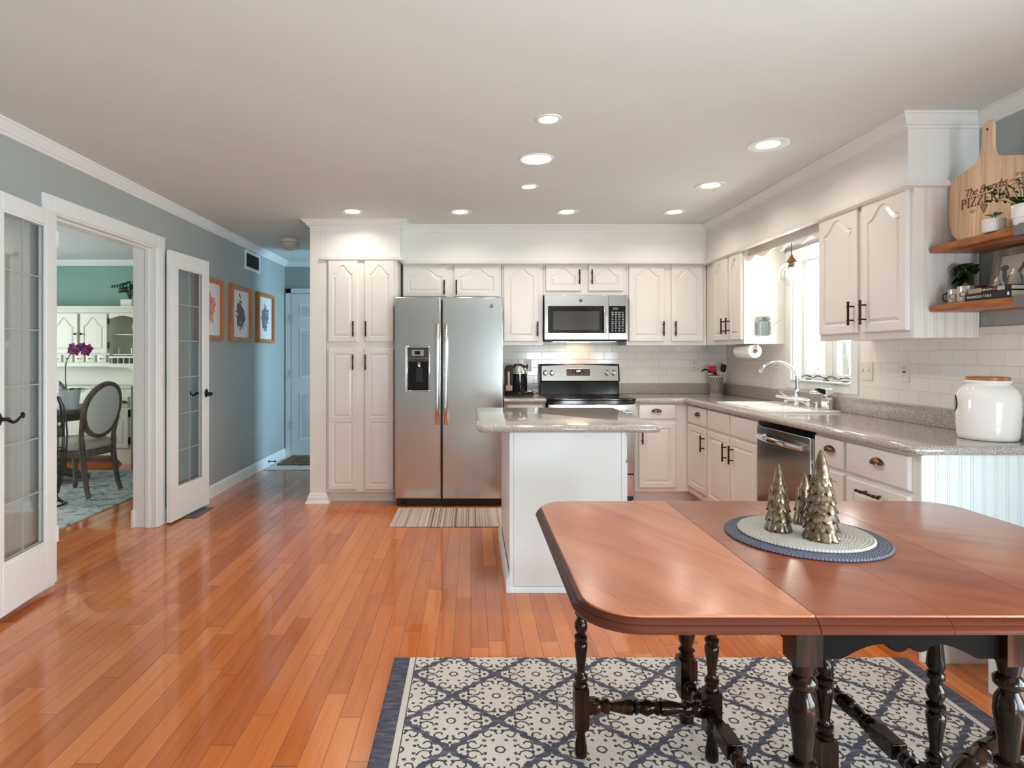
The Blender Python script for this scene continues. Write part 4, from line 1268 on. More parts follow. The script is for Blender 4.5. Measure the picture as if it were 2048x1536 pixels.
# aprons
def apron(y0, y1):
    pts = [(.782, .704), (.782, .612), (.835, .612)]
    n = 14
    for i in range(n + 1):
        q = i / n
        pts.append((.845 + .085 * q, .616 + .029 * math.sin(q * PI / 2)))
    pts += [(.938, .640)]
    for cx in (.966, 1.014):
        pts += [(cx + .022 * math.cos(PI + PI * i / 8), .640 + .013 * math.sin(PI + PI * i / 8)) for i in range(9)]
    pts += [(1.042, .640)]
    for i in range(n + 1):
        q = 1 - i / n
        pts.append((1.135 - .085 * q, .616 + .029 * math.sin(q * PI / 2)))
    pts += [(1.145, .612), (1.198, .612), (1.198, .704)]
    MB().prism(pts, 'y', y0, y1).obj('apron', M_APRON, t)
apron(1.343, 1.362); apron(2.078, 2.097)
for x in (.745, 1.215): MB().box(x, x + .02, 1.384, 2.058, .622, .704).obj('side_rail', M_APRON, t)

# placemats
def mat_round(name, label, c, R, z, h, m, group=None):
    pr = [(.001, z + h * .8)]
    n = int(R / .0095)
    for i in range(n):
        r0 = R * i / n; r1 = R * (i + 1) / n
        pr += [(r0 + (r1 - r0) * .15 + .0005, z + h * .72), (r0 + (r1 - r0) * .5, z + h), (r0 + (r1 - r0) * .85, z + h * .72)]
    pr += [(R, z + h * .4), (R - .003, z), (.001, z)]
    b = MB().lathe(pr, (c[0], c[1], 0), 72, cap=False)
    return tag(b.obj(name, m, ang=60), label, 'placemat', group)
def braid(name, c0, c1):
    M = Mat(name, c0, .9, spec=.1)
    x, y, z = M.xyz('Object')
    r = (x * x + y * y).sqrt()
    th = y.atan2(x)
    n = M.noise(M.vec(x, y, z), 380, 2)
    k = ((th * r * 620 + r * 900).sin() * .25 + n)
    M.color(M.ramp(k, (.25, c0), (.75, c1)))
    M.bump(k, .002, .6)
    return M.m
mat_round('placemat', 'navy blue braided round placemat, larger and underneath', (1.021, 1.822), .227, .7405, .008, braid('navy braid', (.085, .09, .13), (.26, .275, .35)), 'round placemats')
mat_round('placemat', 'cream woven round placemat lying on the navy one', (1.022, 1.828), .187, .7485, .009, braid('cream braid', (.42, .40, .37), (.72, .70, .66)), 'round placemats')

# bronze trees
def mk_bronze():
    M = Mat('antique bronze glaze', (.3, .22, .14), .3, .7)
    p = M.xyz('Object')
    n = M.noise(M.vec(*p), 60, 3); n2 = M.noise(M.vec(p[0] * 140, p[1] * 140, p[2] * 20), 1, 2)
    M.color(M.ramp(n * .6 + n2 * .4, (.34, (.10, .052, .022)), (.5, (.20, .145, .095)), (.68, (.36, .33, .285))))
    M.rough(n * .25 + .18)
    return M.m
M_TREE = mk_bronze()
def tree(label, c, h, r, tiers, seed, m=None, group='bronze tabletop trees', name='tabletop_tree', cat='tree figurine', petals=9):
    rnd = random.Random(seed)
    b = MB(); seg = petals * 10
    z0 = c[2]
    body = h * .70
    rad = lambda q: r * (1 - .14 * q - .36 * q * q)            # envelope up the body
    def ringf(rr, z, sc, ph, dz):
        out = []
        for i in range(seg):
            a = 2 * PI * i / seg
            u = (petals * (a + ph) / (2 * PI)) % 1.0          # 0..1 across one shingle
            e = abs(u - .5) * 2                                # 0 middle, 1 gap
            rise = e ** 2.2
            k = rr * (1 - sc * e ** 4 - sc * .35 * abs(((u * 3) % 1) - .5) * (1 - e))
            out.append((c[0] + k * math.cos(a), c[1] + k * math.sin(a), z + dz * rise))
        return out
    tall = body / tiers
    for k in range(tiers):
        q = k / tiers
        ph = (k % 2) * PI / petals + rnd.uniform(-.10, .10)
        zb = z0 + body * q; zt = min(z0 + body * .99, zb + tall * 1.55)
        ro = rad(q); ri = rad(min(1, q + 1.5 / tiers)) * .74
        dz = tall * .42 if k else tall * .2
        b.loft([ringf(ro * .66, zb + tall * .12, .02, ph, dz * .6), ringf(ro * 1.02, zb, .13, ph, dz), ringf(ro * 1.03, zb + tall * .07, .13, ph, dz), ringf(ro * .93, zb + tall * .5, .11, ph, dz * .3), ringf((ro * .9 + ri * .1) * .86, zb + tall * .95, .07, ph, 0), ringf(ri, zt, .0, ph, 0)], k == 0, True)
    zt = z0 + h * .635; cone = h * .365
    rc = rad(1.0) * 1.0
    b.loft([ringf(rc * .6, zt + .004, 0, .3, cone * .1), ringf(rc, zt, .05, .3, cone * .16), ringf(rc * 1.0, zt + cone * .03, .05, .3, cone * .16), ringf(rc * .86, zt + cone * .30, .02, .3, 0), ringf(rc * .64, zt + cone * .56, 0, 0, 0), ringf(rc * .40, zt + cone * .80, 0, 0, 0), ringf(rc * .22, zt + cone * .95, 0, 0, 0), ringf(rc * .08, zt + cone, 0, 0, 0)], False, True)
    return tag(b.obj(name, m or M_TREE, ang=38), label, cat, group)
TZ2 = .7575
tree('middle-sized bronze tree, leftmost on the cream placemat', (.948, 1.835, TZ2), .205, .0385, 5, 1, petals=8)
tree('tallest bronze tree, nearest on the cream placemat', (1.030, 1.750, TZ2), .262, .050, 7, 2, petals=9)
tree('smallest bronze tree, half hidden behind the tallest one', (1.068, 1.905, TZ2), .162, .034, 3, 3, petals=7)

# striped mat at the fridge
M = Mat('striped mat', (.6, .5, .45), .95, spec=.1)
x, y, z = M.xyz('World')
lines = None
for px, hw in ((-.50, .0025), (-.405, .002), (-.325, .0025), (-.302, .006), (-.275, .002), (-.235, .002), (-.205, .003), (-.188, .002), (-.06, .002), (-.035, .003), (-.018, .002), (.035, .006), (.065, .002), (.11, .002), (.155, .002), (.215, .002), (-.255, .004), (-.12, .009), (-.145, .003)):
    l = (x - px).abs().lt(hw)
    lines = l if lines is None else lines.max(l)
st = M.noise(M.vec(x * 55, y * .3, 0), 1, 2); wv = M.noise(M.vec(x * 90, y * 340, 0), 1, 2)
basec = M.ramp(st * .6 + wv * .4, (.36, (.36, .275, .24)), (.5, (.56, .46, .41)), (.64, (.68, .59, .54)))
M.color(M.mix(lines * .75, basec, (.10, .07, .07)))
M.bump(wv, .002, .5)
tag(MB().box(-.612, .262, 4.465, 5.00, 0, .008).obj('floor_mat', M.m, bevel=.003), 'beige striped woven mat on the floor in front of the fridge', 'mat')

# hall door mat, door stop, floor register
M = Mat('coir', (.2, .13, .07), .98, spec=.05)
x, y, z = M.xyz('World')
n = M.noise(M.vec(x, y, z), 160, 3)
w = M.noise(M.vec(x * 2.2, y * 4.5, 0), 2.0, 3, .5, 1.6)
ink = (w - .5).abs().lt(.028) * ((x + 1.75).abs().lt(.40)) * ((y - 7.20).abs().lt(.21))
M.color(M.mix(ink, M.ramp(n, (.3, (.15, .09, .045)), (.7, (.30, .20, .11))), (.015, .012, .01)))
M.bump(n, .004, .8)
tag(MB().box(-2.26, -1.42, 6.93, 7.46, .004, .020).obj('doormat', M.m), 'brown coir doormat with a dark scroll print before the hall door', 'doormat')
b = MB().cyl((XL + .014, 6.90, .055), (XL + .090, 6.90, .055), .005, 10).cyl((XL + .014, 6.90, .055), (XL + .02, 6.90, .055), .014, 12).cyl((XL + .082, 6.90, .055), (XL + .098, 6.90, .055), .010, 12)
tag(b.obj('door_stop', M_IRON), 'black spring door stop on the hall baseboard', 'door stop')
t = thing('floor_register', 'dark metal floor register beneath the open french door', 'vent', (-2.245, 4.87, 0))
MB().box(-2.305, -2.185, 4.72, 5.03, .0, .0035).obj('pan', M_BLACKM, t)
M_PEWTER = Mat('pewter', (.20, .20, .21), .4, .8).m
b = MB().box(-2.31, -2.292, 4.715, 5.035, 0, .007).box(-2.198, -2.18, 4.715, 5.035, 0, .007).box(-2.292, -2.198, 4.715, 4.732, 0, .007).box(-2.292, -2.198, 5.018, 5.035, 0, .007)
for i in range(9):
    y0 = 4.732 + i * .0318
    for s_ in (0, 1):
        xa, xb = (-2.292, -2.198) if s_ else (-2.198, -2.292)
        b.tube([(xa, y0, .005), ((xa + xb) / 2, y0 + .016, .006), (xb, y0 + .0318, .005)], .0028, 5)
b.obj('grate', M_PEWTER, t)

# ------------------------------------------------------------------ pictures and vent on the left wall
def picture(label, y0, y1, z0, z1, cols, seed):
    t = thing('framed_print', label, 'picture', (XL, (y0 + y1) / 2, z0), 'framed blot prints in the hall')
    fw, dp = .042, .040
    f = MB()
    f.box(XL, XL + dp, y0, y0 + fw, z0, z1).box(XL, XL + dp, y1 - fw, y1, z0, z1).box(XL, XL + dp, y0 + fw, y1 - fw, z0, z0 + fw).box(XL, XL + dp, y0 + fw, y1 - fw, z1 - fw, z1)
    f.obj('frame', M_FRAMEW, t, bevel=.002)
    MB().box(XL + .001, XL + .014, y0 + fw, y1 - fw, z0 + fw, z1 - fw).obj('print', mk_blot('blot ' + str(seed), cols, seed), t)
    return t
picture('orange framed print with a red blot, partly behind the french door', 5.07, 5.60, 1.425, 1.985, ((.62, .08, .06), (.75, .22, .17), (.55, .30, .27)), 1.3)
picture('orange framed print with a dark maroon blot, middle of the three', 5.79, 6.32, 1.425, 1.985, ((.05, .012, .014), (.09, .03, .025), (.25, .03, .035)), 4.1)
picture('orange framed print with a slate grey blot, nearest the hall door', 6.51, 7.04, 1.425, 1.985, ((.05, .055, .065), (.13, .14, .155), (.25, .28, .28)), 7.7)
t = thing('wall_vent', 'white louvred return air vent high on the left wall', 'vent', (XL, 6.42, 2.19))
f = MB()
Y0, Y1, Z0, Z1, k = 6.20, 6.64, 2.19, 2.395, .032
f.box(XL, XL + .010, Y0, Y0 + k, Z0, Z1).box(XL, XL + .010, Y1 - k, Y1, Z0, Z1).box(XL, XL + .010, Y0 + k, Y1 - k, Z0, Z0 + k).box(XL, XL + .010, Y0 + k, Y1 - k, Z1 - k, Z1)
f.obj('frame', M_TRIM, t, bevel=.002)
MB().box(XL, XL + .002, Y0 + k, Y1 - k, Z0 + k, Z1 - k).obj('duct', M_BLACKM, t)
f = MB()
for i in range(9):
    z = Z0 + k + .006 + i * .0155
    f.loft([[(XL + .002, Y0 + k, z + .007), (XL + .009, Y0 + k, z), (XL + .009, Y0 + k, z + .002), (XL + .002, Y0 + k, z + .009)], [(XL + .002, Y1 - k, z + .007), (XL + .009, Y1 - k, z), (XL + .009, Y1 - k, z + .002), (XL + .002, Y1 - k, z + .009)]])
f.obj('louvre', M_BRONZE, t)
# hall ceiling light
t = thing('ceiling_light', 'small unlit round flush light on the hall ceiling', 'ceiling light', (-1.84, 6.05, 2.36))
MB().lathe([(.075, CE), (.085, CE - .004), (.085, CE - .035), (.075, CE - .045)], (-1.84, 6.05, 0), 28).obj('collar', M_TRIM, t)
MB().lathe([(.088, CE - .040), (.098, CE - .050), (.098, CE - .062), (.088, CE - .085), (.062, CE - .105), (.03, CE - .117), (.004, CE - .120)], (-1.84, 6.05, 0), 28).obj('glass_shade', Mat('frosted glass', (.62, .60, .57), .35).m, t)

# ------------------------------------------------------------------ recessed lights
def can(label, x, y, r_out, r_in, power, col, glow, deep=True):
    t = thing('recessed_light', label, 'recessed light', (x, y, CE), 'recessed ceiling lights')
    pr = [(r_out, CE - .0005), (r_out - .002, CE - .005), (r_in + .004, CE - .006), (r_in, CE - .003)]
    if deep: pr = [(r_out, CE - .0005), (r_out - .003, CE - .006), (r_out * .82, CE - .006), (r_in, CE - .0005)]
    MB().lathe(pr, (x, y, 0), 40, cap=False).obj('trim_ring', M_TRIM, t, ang=60)
    MB().lathe([(r_in, CE - .0022), (r_in * .6, CE - .0030), (.001, CE - .0032)], (x, y, 0), 32, cap=True).obj('lamp_face', glow, t)
    area('recessed_lamp', (0, 0, -.012), (0, 0, 0), r_in * 1.7, r_in * 1.7, power, col, math.radians(150), t, 'DISK')
warm, cool = (1.0, .85, .69), (1.0, .92, .82)
can('recessed ceiling light nearest the camera in the middle row', .388, 2.962, .064, .045, 3.2, cool, M_GLOWC, False)
can('largest flat recessed light, middle of the centre row', .393, 3.57, .104, .088, 6.0, cool, M_GLOWC, False)
can('small recessed light, farthest of the centre row over the island', .405, 4.156, .064, .045, 3.2, cool, M_GLOWC, False)
can('recessed light above the pantry cabinet', -.973, 4.885, .095, .058, 2.7, warm, M_GLOW)
can('recessed light above the fridge', -.088, 4.90, .095, .058, 2.7, warm, M_GLOW)
can('recessed light above the microwave', .79, 4.90, .095, .058, 2.7, warm, M_GLOW)
can('recessed light by the far right corner of the soffit', 1.675, 4.90, .095, .058, 2.7, warm, M_GLOW)
can('recessed light before the sink, second from the right corner', 1.663, 4.13, .102, .060, 2.7, warm, M_GLOW)
can('recessed light nearest the camera in the right row', 1.66, 3.325, .112, .060, 2.7, warm, M_GLOW)

# pendant over the sink
t = thing('pendant_lamp', 'clear glass globe pendant with copper cap above the sink', 'pendant lamp', (2.30, 4.27, 1.875))
pc = Vector((2.30, 4.27, 1.875))
MB().cyl(pc + Vector((0, 0, .13)), (2.30, 4.27, 2.132), .0035, 8).obj('cord', M_CUP, t)
MB().lathe([(.006, .135), (.010, .130), (.014, .118), (.034, .088), (.036, .084), (.030, .083)], pc, 24).obj('cap', M_CUP, t)
MB().lathe([(.020, .082), (.020, .045), (.014, .040)], pc, 18).obj('socket', M_CUP, t)
gl = []
for i in range(1, 18):
    a = PI * i / 18
    if math.cos(a) < .93: gl.append((.089 * math.sin(a), .089 * math.cos(a)))
gl.append((.002, -.089))
MB().lathe(gl, pc, 32, cap=False).obj('globe', M_GLOBE, t)
MB().ball(pc + Vector((0, 0, .002)), (.030, .030, .040), 16, 12).obj('bulb', Mat('bulb glow', (1, 1, 1), .4, emit=(1, .92, .80), estr=30).m, t)
pl = bpy.data.lights.new('pendant_light', 'POINT'); pl.energy = 4; pl.color = (1, .85, .66); pl.shadow_soft_size = .045
po = bpy.data.objects.new('pendant_light', pl); COL.objects.link(po); po.parent = t; po.location = (0, 0, .002)

# ------------------------------------------------------------------ things on the counters and walls
t = thing('cookie_jar', 'large white glazed stoneware jar with wooden lid on the near counter', 'jar', (2.345, 2.70, .9145))
jp = [(.100, 0), (.107, .004), (.111, .02), (.1150, .07), (.1165, .12), (.1165, .175), (.113, .202), (.104, .224), (.091, .240), (.080, .247), (.078, .251), (.083, .255), (.0865, .260), (.0855, .265), (.080, .268), (.074, .268)]
MB().lathe(jp, (2.345, 2.70, .9145), 56).obj('body', M_WHITEC, t, ang=60)
MB().lathe([(.070, .2683), (.078, .2690), (.079, .280), (.073, .283)], (2.345, 2.70, .9145), 40).obj('lid', M_SHELF, t)
b = MB()
for h, k in ((.030, 0), (.023, .0012)):
    rows = []
    for z, hw in ((.075, .3), (.095, .85), (.105, 1), (.122, 1), (.132, .85), (.152, .3)):
        zz = .1135 + (z - .1135) * (h / .030)
        rows.append([(2.345 + (.1172 + k) * math.cos(PI * .835 + hw * (h / .030) * .26 * s_), 2.70 + (.1172 + k) * math.sin(PI * .835 + hw * (h / .030) * .26 * s_), .9145 + zz + .045) for s_ in (-1, -.5, 0, .5, 1)])
    if k == 0: b.loft(rows, False, False, False).obj('label_plate', M_BLACKM, t); b = MB()
    else: b.loft(rows, False, False, False).obj('label_field', Mat('slate', (.25, .25, .25), .6).m, t)

t = thing('utensil_crock', 'patterned beige utensil crock in the far counter corner', 'crock', (2.33, 5.66, .9145))
M = Mat('crock pattern', (.6, .55, .5), .3)
x, y, z = M.xyz('Object')
th = y.atan2(x) / .42; zz = (z - .004) / .044
def cell(u, v):
    a = ((u.fract() - .5) * 2); c = ((v.fract() - .5) * 2)
    r = (a * a + c * c).sqrt()
    return (r - .93).abs().lt(.14).max((r - .45).abs().lt(.08))
k = cell(th, zz).max(cell(th + .5, zz + .5))
k = k * z.gt(.012) * z.lt(.165)
M.color(M.mix(k, (.62, .56, .50), (.16, .13, .11)))
MB().lathe([(.052, 0), (.056, .004), (.060, .09), (.064, .172), (.066, .178), (.061, .180), (.058, .172), (.054, .02), (.001, .016)], (2.33, 5.66, .9145), 40).obj('pot', M.m, t, ang=50)
def utensil(name, label, f, m, cat='utensil'):
    b = MB(); f(b); return tag(b.obj(name, m, ang=50), label, cat, 'utensils in the crock')
def f1(b):
    b.tube([(2.322, 5.652, .938), (2.313, 5.645, 1.10)], .006, 8)
    pts = [(2.262, 1.150), (2.272, 1.175), (2.325, 1.172), (2.348, 1.075), (2.30, 1.06)]
    b.prism([(2.252, 1.170), (2.262, 1.186), (2.312, 1.192), (2.322, 1.182), (2.340, 1.085), (2.290, 1.075)], 'y', 5.642, 5.648)
M = Mat('red black turner', (.4, .02, .02), .35)
x, y, z = M.xyz('World')
M.color(M.ramp(((z - 1.06) / .13).clamp(), (.05, (.10, .06, .02)), (.45, (.02, .012, .01)), (.62, (.45, .012, .012)), (.9, (.75, .02, .02))))
utensil('turner', 'red and black flat turner standing in the crock', f1, M.m)
def f2(b):
    b.tube([(2.345, 5.67, .938), (2.364, 5.66, 1.10), (2.385, 5.655, 1.14)], .0075, 8)
    M_ = Matrix.Rotation(.25, 3, 'Y')
    rows = []
    for i in range(6):
        a = -1.2 + 2.4 * i / 5
        rows.append([(2.395 + .020 * math.sin(a) + .012 * j, 5.635 + .018 * math.cos(a), 1.13 + .065 * j) for j in (0, .5, 1)])
    b.loft(rows, False, False, False)
    for i in range(7):
        z = 1.135 + i * .010
        b.tube([(2.380 + i * .002, 5.635, z), (2.362 + i * .002, 5.62, z + .008), (2.352 + i * .002, 5.615, z + .018)], .0035, 6)
    b.ball((2.397, 5.65, 1.165), (.022, .012, .042), 14, 8)
utensil('spaghetti_server', 'black toothed spaghetti server standing in the crock', f2, M_BLACKM)
def f3(b):
    b.tube([(2.315, 5.68, .938), (2.296, 5.68, 1.105), (2.258, 5.675, 1.148), (2.228, 5.67, 1.155), (2.205, 5.665, 1.140), (2.19, 5.66, 1.135)], [.006, .006, .007, .007, .006, .004], 8)
utensil('ladle', 'dark hooked ladle handle leaning left out of the crock', f3, M_BRONZE)
def f4(b): b.ball((2.268, 5.628, 1.112), (.024, .010, .013), 14, 8).tube([(2.286, 5.632, 1.108), (2.300, 5.636, 1.09), (2.322, 5.640, .94)], .004, 8)
utensil('spoon', 'shiny steel spoon bowl at the left rim of the crock', f4, M_CHROME)
def f5(b): b.tube([(2.338, 5.630, .938), (2.348, 5.618, 1.10), (2.362, 5.606, 1.135)], .005, 8)
utensil('spatula', 'white spatula handle at the right of the crock', f5, M_PLAST)

# coffee machine
t = thing('coffee_machine', 'black pod coffee machine with chrome dome beside the fridge', 'coffee maker', (.43, 5.47, .9145))
z0 = .9145
MB().prism([(.305, z0), (.560, z0), (.575, z0 + .012), (.575, z0 + .030), (.560, z0 + .036), (.305, z0 + .036)], 'y', 5.40, 5.55).obj('base', M_BLACK, t, bevel=.006)
MB().lathe([(.078, .036), (.080, .06), (.080, .205)], (.438, 5.475, z0), 36).obj('body', M_BLACK, t)
MB().lathe([(.081, .205), (.081, .225), (.074, .252), (.058, .276), (.036, .290), (.012, .296), (.004, .297)], (.438, 5.475, z0), 36).obj('dome', M_CHROME, t, ang=60)
MB().tube([(.438 - .068, 5.475, z0 + .235), (.40, 5.44, z0 + .286), (.455, 5.43, z0 + .290), (.50, 5.44, z0 + .268)], .008, 8).obj('dome_band', M_BLACKM, t)
MB().tube([(.508, 5.475, z0 + .235), (.516, 5.475, z0 + .272), (.512, 5.475, z0 + .288)], [.009, .009, .014], 10).obj('lever', M_BLACK, t)
wt = MB().prism([(.306, z0 + .036), (.385, z0 + .036), (.385, z0 + .285), (.335, z0 + .285), (.315, z0 + .270), (.306, z0 + .24)], 'y', 5.415, 5.535).obj('water_tank', M_BLACK, t, bevel=.006)
MB().box(.335, .352, 5.4115, 5.4149, z0 + .05, z0 + .225).obj('tank_strip', M_COPPER, wt)
MB().box(.318, .375, 5.4100, 5.4149, z0 + .05, z0 + .10).obj('tank_plate', M_COPPER, wt)
MB().lathe([(.050, .036), (.055, .040), (.055, .046), (.048, .047)], (.525, 5.475, z0), 24).obj('drip_tray', M_CHROME, t)
MB().cyl((.438, 5.50, z0 + .29), (.438, 5.50, z0 + .345), .004, 8).obj('rod', M_CHROME, t)

# outlets and switches
def plate(name, label, M, u, w, wd, h, kind):
    t = thing(name, label, 'outlet' if kind != 'switch' else 'light switch', M(u, w, 0))
    MB().mbox(M, u - wd / 2, u + wd / 2, w - h / 2, w + h / 2, 0, .006).obj('cover_plate', M_PLAST, t, bevel=.003)
    dk = Mat('slot', (.05, .045, .04), .6).m
    if kind == 'switch':
        for s_ in (-.024, .024):
            MB().mbox(M, u + s_ - .005, u + s_ + .005, w - .006, w + .012, .006, .014).obj('toggle', M_PLAST, t)
    else:
        for s_ in (-.020, .020):
            if kind == 'gfci' and s_ > 0: MB().mbox(M, u - .017, u + .017, w - .034, w + .034, .006, .0085).obj('face', M_PLAST, t, bevel=.002)
            b = MB()
            d = .0086 if kind == 'gfci' else .0066
            b.mbox(M, u - .008, u - .005, w + s_ - .003, w + s_ + .008, .006, d).mbox(M, u + .005, u + .008, w + s_ - .003, w + s_ + .008, .006, d).mbox(M, u - .002, u + .002, w + s_ - .010, w + s_ - .006, .006, d)
            b.obj('slots', dk, t)
        if kind == 'gfci': MB().mbox(M, u - .012, u + .012, w - .004, w + .004, .006, .0105).obj('reset_button', M_BLACKM, t)
FWR, FWB = right(XR - .009), back(YB - .009)
plate('light_switch', 'white double light switch on the tile right of the sink window', FWR, 3.735, 1.194, .115, .118, 'switch')
plate('outlet', 'white outlet with dark test buttons on the tile left of the stoneware jar', FWR, 3.405, 1.197, .072, .118, 'gfci')
plate('outlet', 'white outlet on the back tile left of the utensil crock', FWB, 2.17, 1.188, .074, .118, 'plain')
plate('outlet', 'white outlet on the back tile behind the coffee machine', FWB, .552, 1.19, .074, .118, 'plain')

# paper towel, glass wall vase, sill vine
t = thing('paper_towel_holder', 'white paper towel roll hanging beneath the right wall cabinet', 'paper towel', (2.245, 4.83, 1.32))
MB().lathe([(.020, 0), (.0525, 0), (.0535, .003), (.0535, .272), (.0525, .275), (.020, .275)], (2.245, 4.700, 1.322), 40, Matrix.Rotation(-PI / 2, 3, 'X')).obj('roll', M_PAPER, t)
b = MB().cyl((2.245, 4.684, 1.322), (2.245, 4.99, 1.322), .010, 12).lathe([(.004, 0), (.018, .001), (.018, .008), (.004, .010)], (2.245, 4.688, 1.322), 20, Matrix.Rotation(-PI / 2, 3, 'X'))
b.box(2.238, 2.252, 4.684, 4.690, 1.322, 1.379).box(2.238, 2.252, 4.984, 4.99, 1.322, 1.379).box(2.225, 2.265, 4.684, 4.99, 1.374, 1.3785)
b.obj('holder', M_PEWTER, t)
t = thing('glass_wall_vase', 'flat clear glass vase with a few twigs on the cabinet side by the window', 'vase', (2.31, 4.70, 1.445))
b = MB().prism([(2.258, 1.445), (2.362, 1.445), (2.368, 1.452), (2.368, 1.592), (2.362, 1.598), (2.258, 1.598), (2.252, 1.592), (2.252, 1.452)], 'y', 4.712, 4.718)
b.obj('back_plate', M_VASE if 'M_VASE' in globals() else glassm('vase glass', (.72, .75, .75), .14), t)
b = MB()
b.loft([[(2.31 + x_, 4.711 - y_, 1.452 + z_) for x_, y_ in ((-.05, 0), (-.045, .045), (.045, .045), (.05, 0))] for z_ in (0, .10)], True, False)
b.obj('pocket', glassm('pocket glass', (.70, .73, .73), .16), t)
b = MB()
for a, c in (((2.31, 4.69, 1.46), (2.265, 4.67, 1.645)), ((2.315, 4.69, 1.46), (2.325, 4.68, 1.625)), ((2.32, 4.69, 1.47), (2.43, 4.66, 1.575)), ((2.31, 4.685, 1.47), (2.30, 4.66, 1.615))):
    m_ = ((Vector(a) + Vector(c)) / 2) + Vector((.01, -.005, .01))
    b.tube([a, m_, c], [.0022, .0018, .001], 6)
for i in range(7): b.leaf((2.31 + .012 * i - .02, 4.685, 1.555 + .005 * (i % 3)), (math.cos(i), -.3, .6), .04, .006)
b.obj('twigs', M_TWIG, t)
b = MB()
y = 3.935
pts = [(2.53 + .006 * math.sin(i * .9), 3.94 + .62 * i / 30, 1.122 + .018 * abs(math.sin(i * .42))) for i in range(31)]
b.tube(pts, [.004 + .004 * abs(math.sin(i * .42)) for i in range(31)], 6)
rnd = random.Random(2)
for i in range(16):
    q = pts[2 + i * 27 // 16]
    b.leaf(q, (rnd.uniform(-.6, .1), rnd.choice((-1, 1)), rnd.uniform(0, .4)), rnd.uniform(.05, .085), .016, bend=.3)
for y in (4.02, 4.24, 4.46): b.box(2.52, 2.54, y - .02, y + .02, 1.108, 1.118)
tag(b.obj('sill_vine', M_PEWTER), 'silver leafy vine ornament lying along the sink window sill', 'ornament')

# ------------------------------------------------------------------ open shelves on the right wall
def shelf(label, z0, z1):
    t = thing('wall_shelf', label, 'shelf', (2.365, 2.45, z0), 'rustic shelves')
    b = MB(); n = 14; rnd = random.Random(int(z0 * 100))
    rg = []
    for i in range(n + 1):
        y = 2.900 - .95 * i / n
        w_ = rnd.uniform(-.003, .003); v_ = rnd.uniform(-.002, .002)
        rg.append([(2.240 + w_, y, z0 + .004), (2.248 + w_, y, z0), (XR - .0005, y, z0), (XR - .0005, y, z1), (2.246 + w_, y, z1 + v_ * .3), (2.238 + w_, y, z1 - .006)])
    b.loft(rg).obj('board', M_SHELF, t, ang=30)
    for y in (2.409, 1.99):
        MB().box(2.232, 2.2355, y - .04, y + .04, z0 - .004, z1 + .006).box(2.2355, XR, y - .04, y + .04, z0 - .005, z0 - .0012).box(2.2355, 2.2375, y - .04, y + .04, z0 - .002, z0 + .001).obj('bracket', M_PEWTER, t)
    return t
shelf('upper rustic wooden shelf holding the pizza paddle and planters', 1.790, 1.826)
shelf('lower rustic wooden shelf holding books, mugs and a dark plant', 1.503, 1.537)

# pizza paddle leaning on the wall
t = thing('pizza_paddle', 'large pale wooden pizza paddle with burnt lettering, leaning on the upper shelf', 'pizza paddle', (2.30, 2.68, 1.827))
PY0, PZ0 = 2.698, 1.827
lean = math.radians(2.5)
def PP(u, w, d=0.0):        # u to the viewer's right (towards -y), w up the board, d out to the room
    return (2.335 + w * math.sin(lean) - d * math.cos(lean), PY0 - u, PZ0 + w * math.cos(lean) + d * math.sin(lean))
half = [(0, 0), (.09, 0), (.14, .012), (.175, .045), (.194, .095), (.200, .16), (.200, .285), (.196, .306), (.165, .322), (.115, .336), (.07, .350), (.046, .368), (.036, .392), (.032, .42), (.030, .46), (.029, .505), (.025, .520), (.013, .530), (0, .533)]
pts = half + [(-a, c) for a, c in half[-2:0:-1]]
def scx(p): return p
fr = MB().loft([[PP(u, w, 0) for u, w in pts], [PP(u, w, .002 + .013) for u, w in pts]])
fr.obj('board', M_PADDLE, t, bevel=.003)
hl = MB().loft([[PP(.006 * math.cos(2 * PI * i / 16), .492 + .006 * math.sin(2 * PI * i / 16), d) for i in range(16)] for d in (.0150, .0156)])
hl.obj('hanging_hole', M_BLACKM, t)
D = .0153
text('The Brandas', .052, M_BURN, t, lambda x, y, z: PP(x, .223 + y, D + z), 'script_lettering', .35, .86)
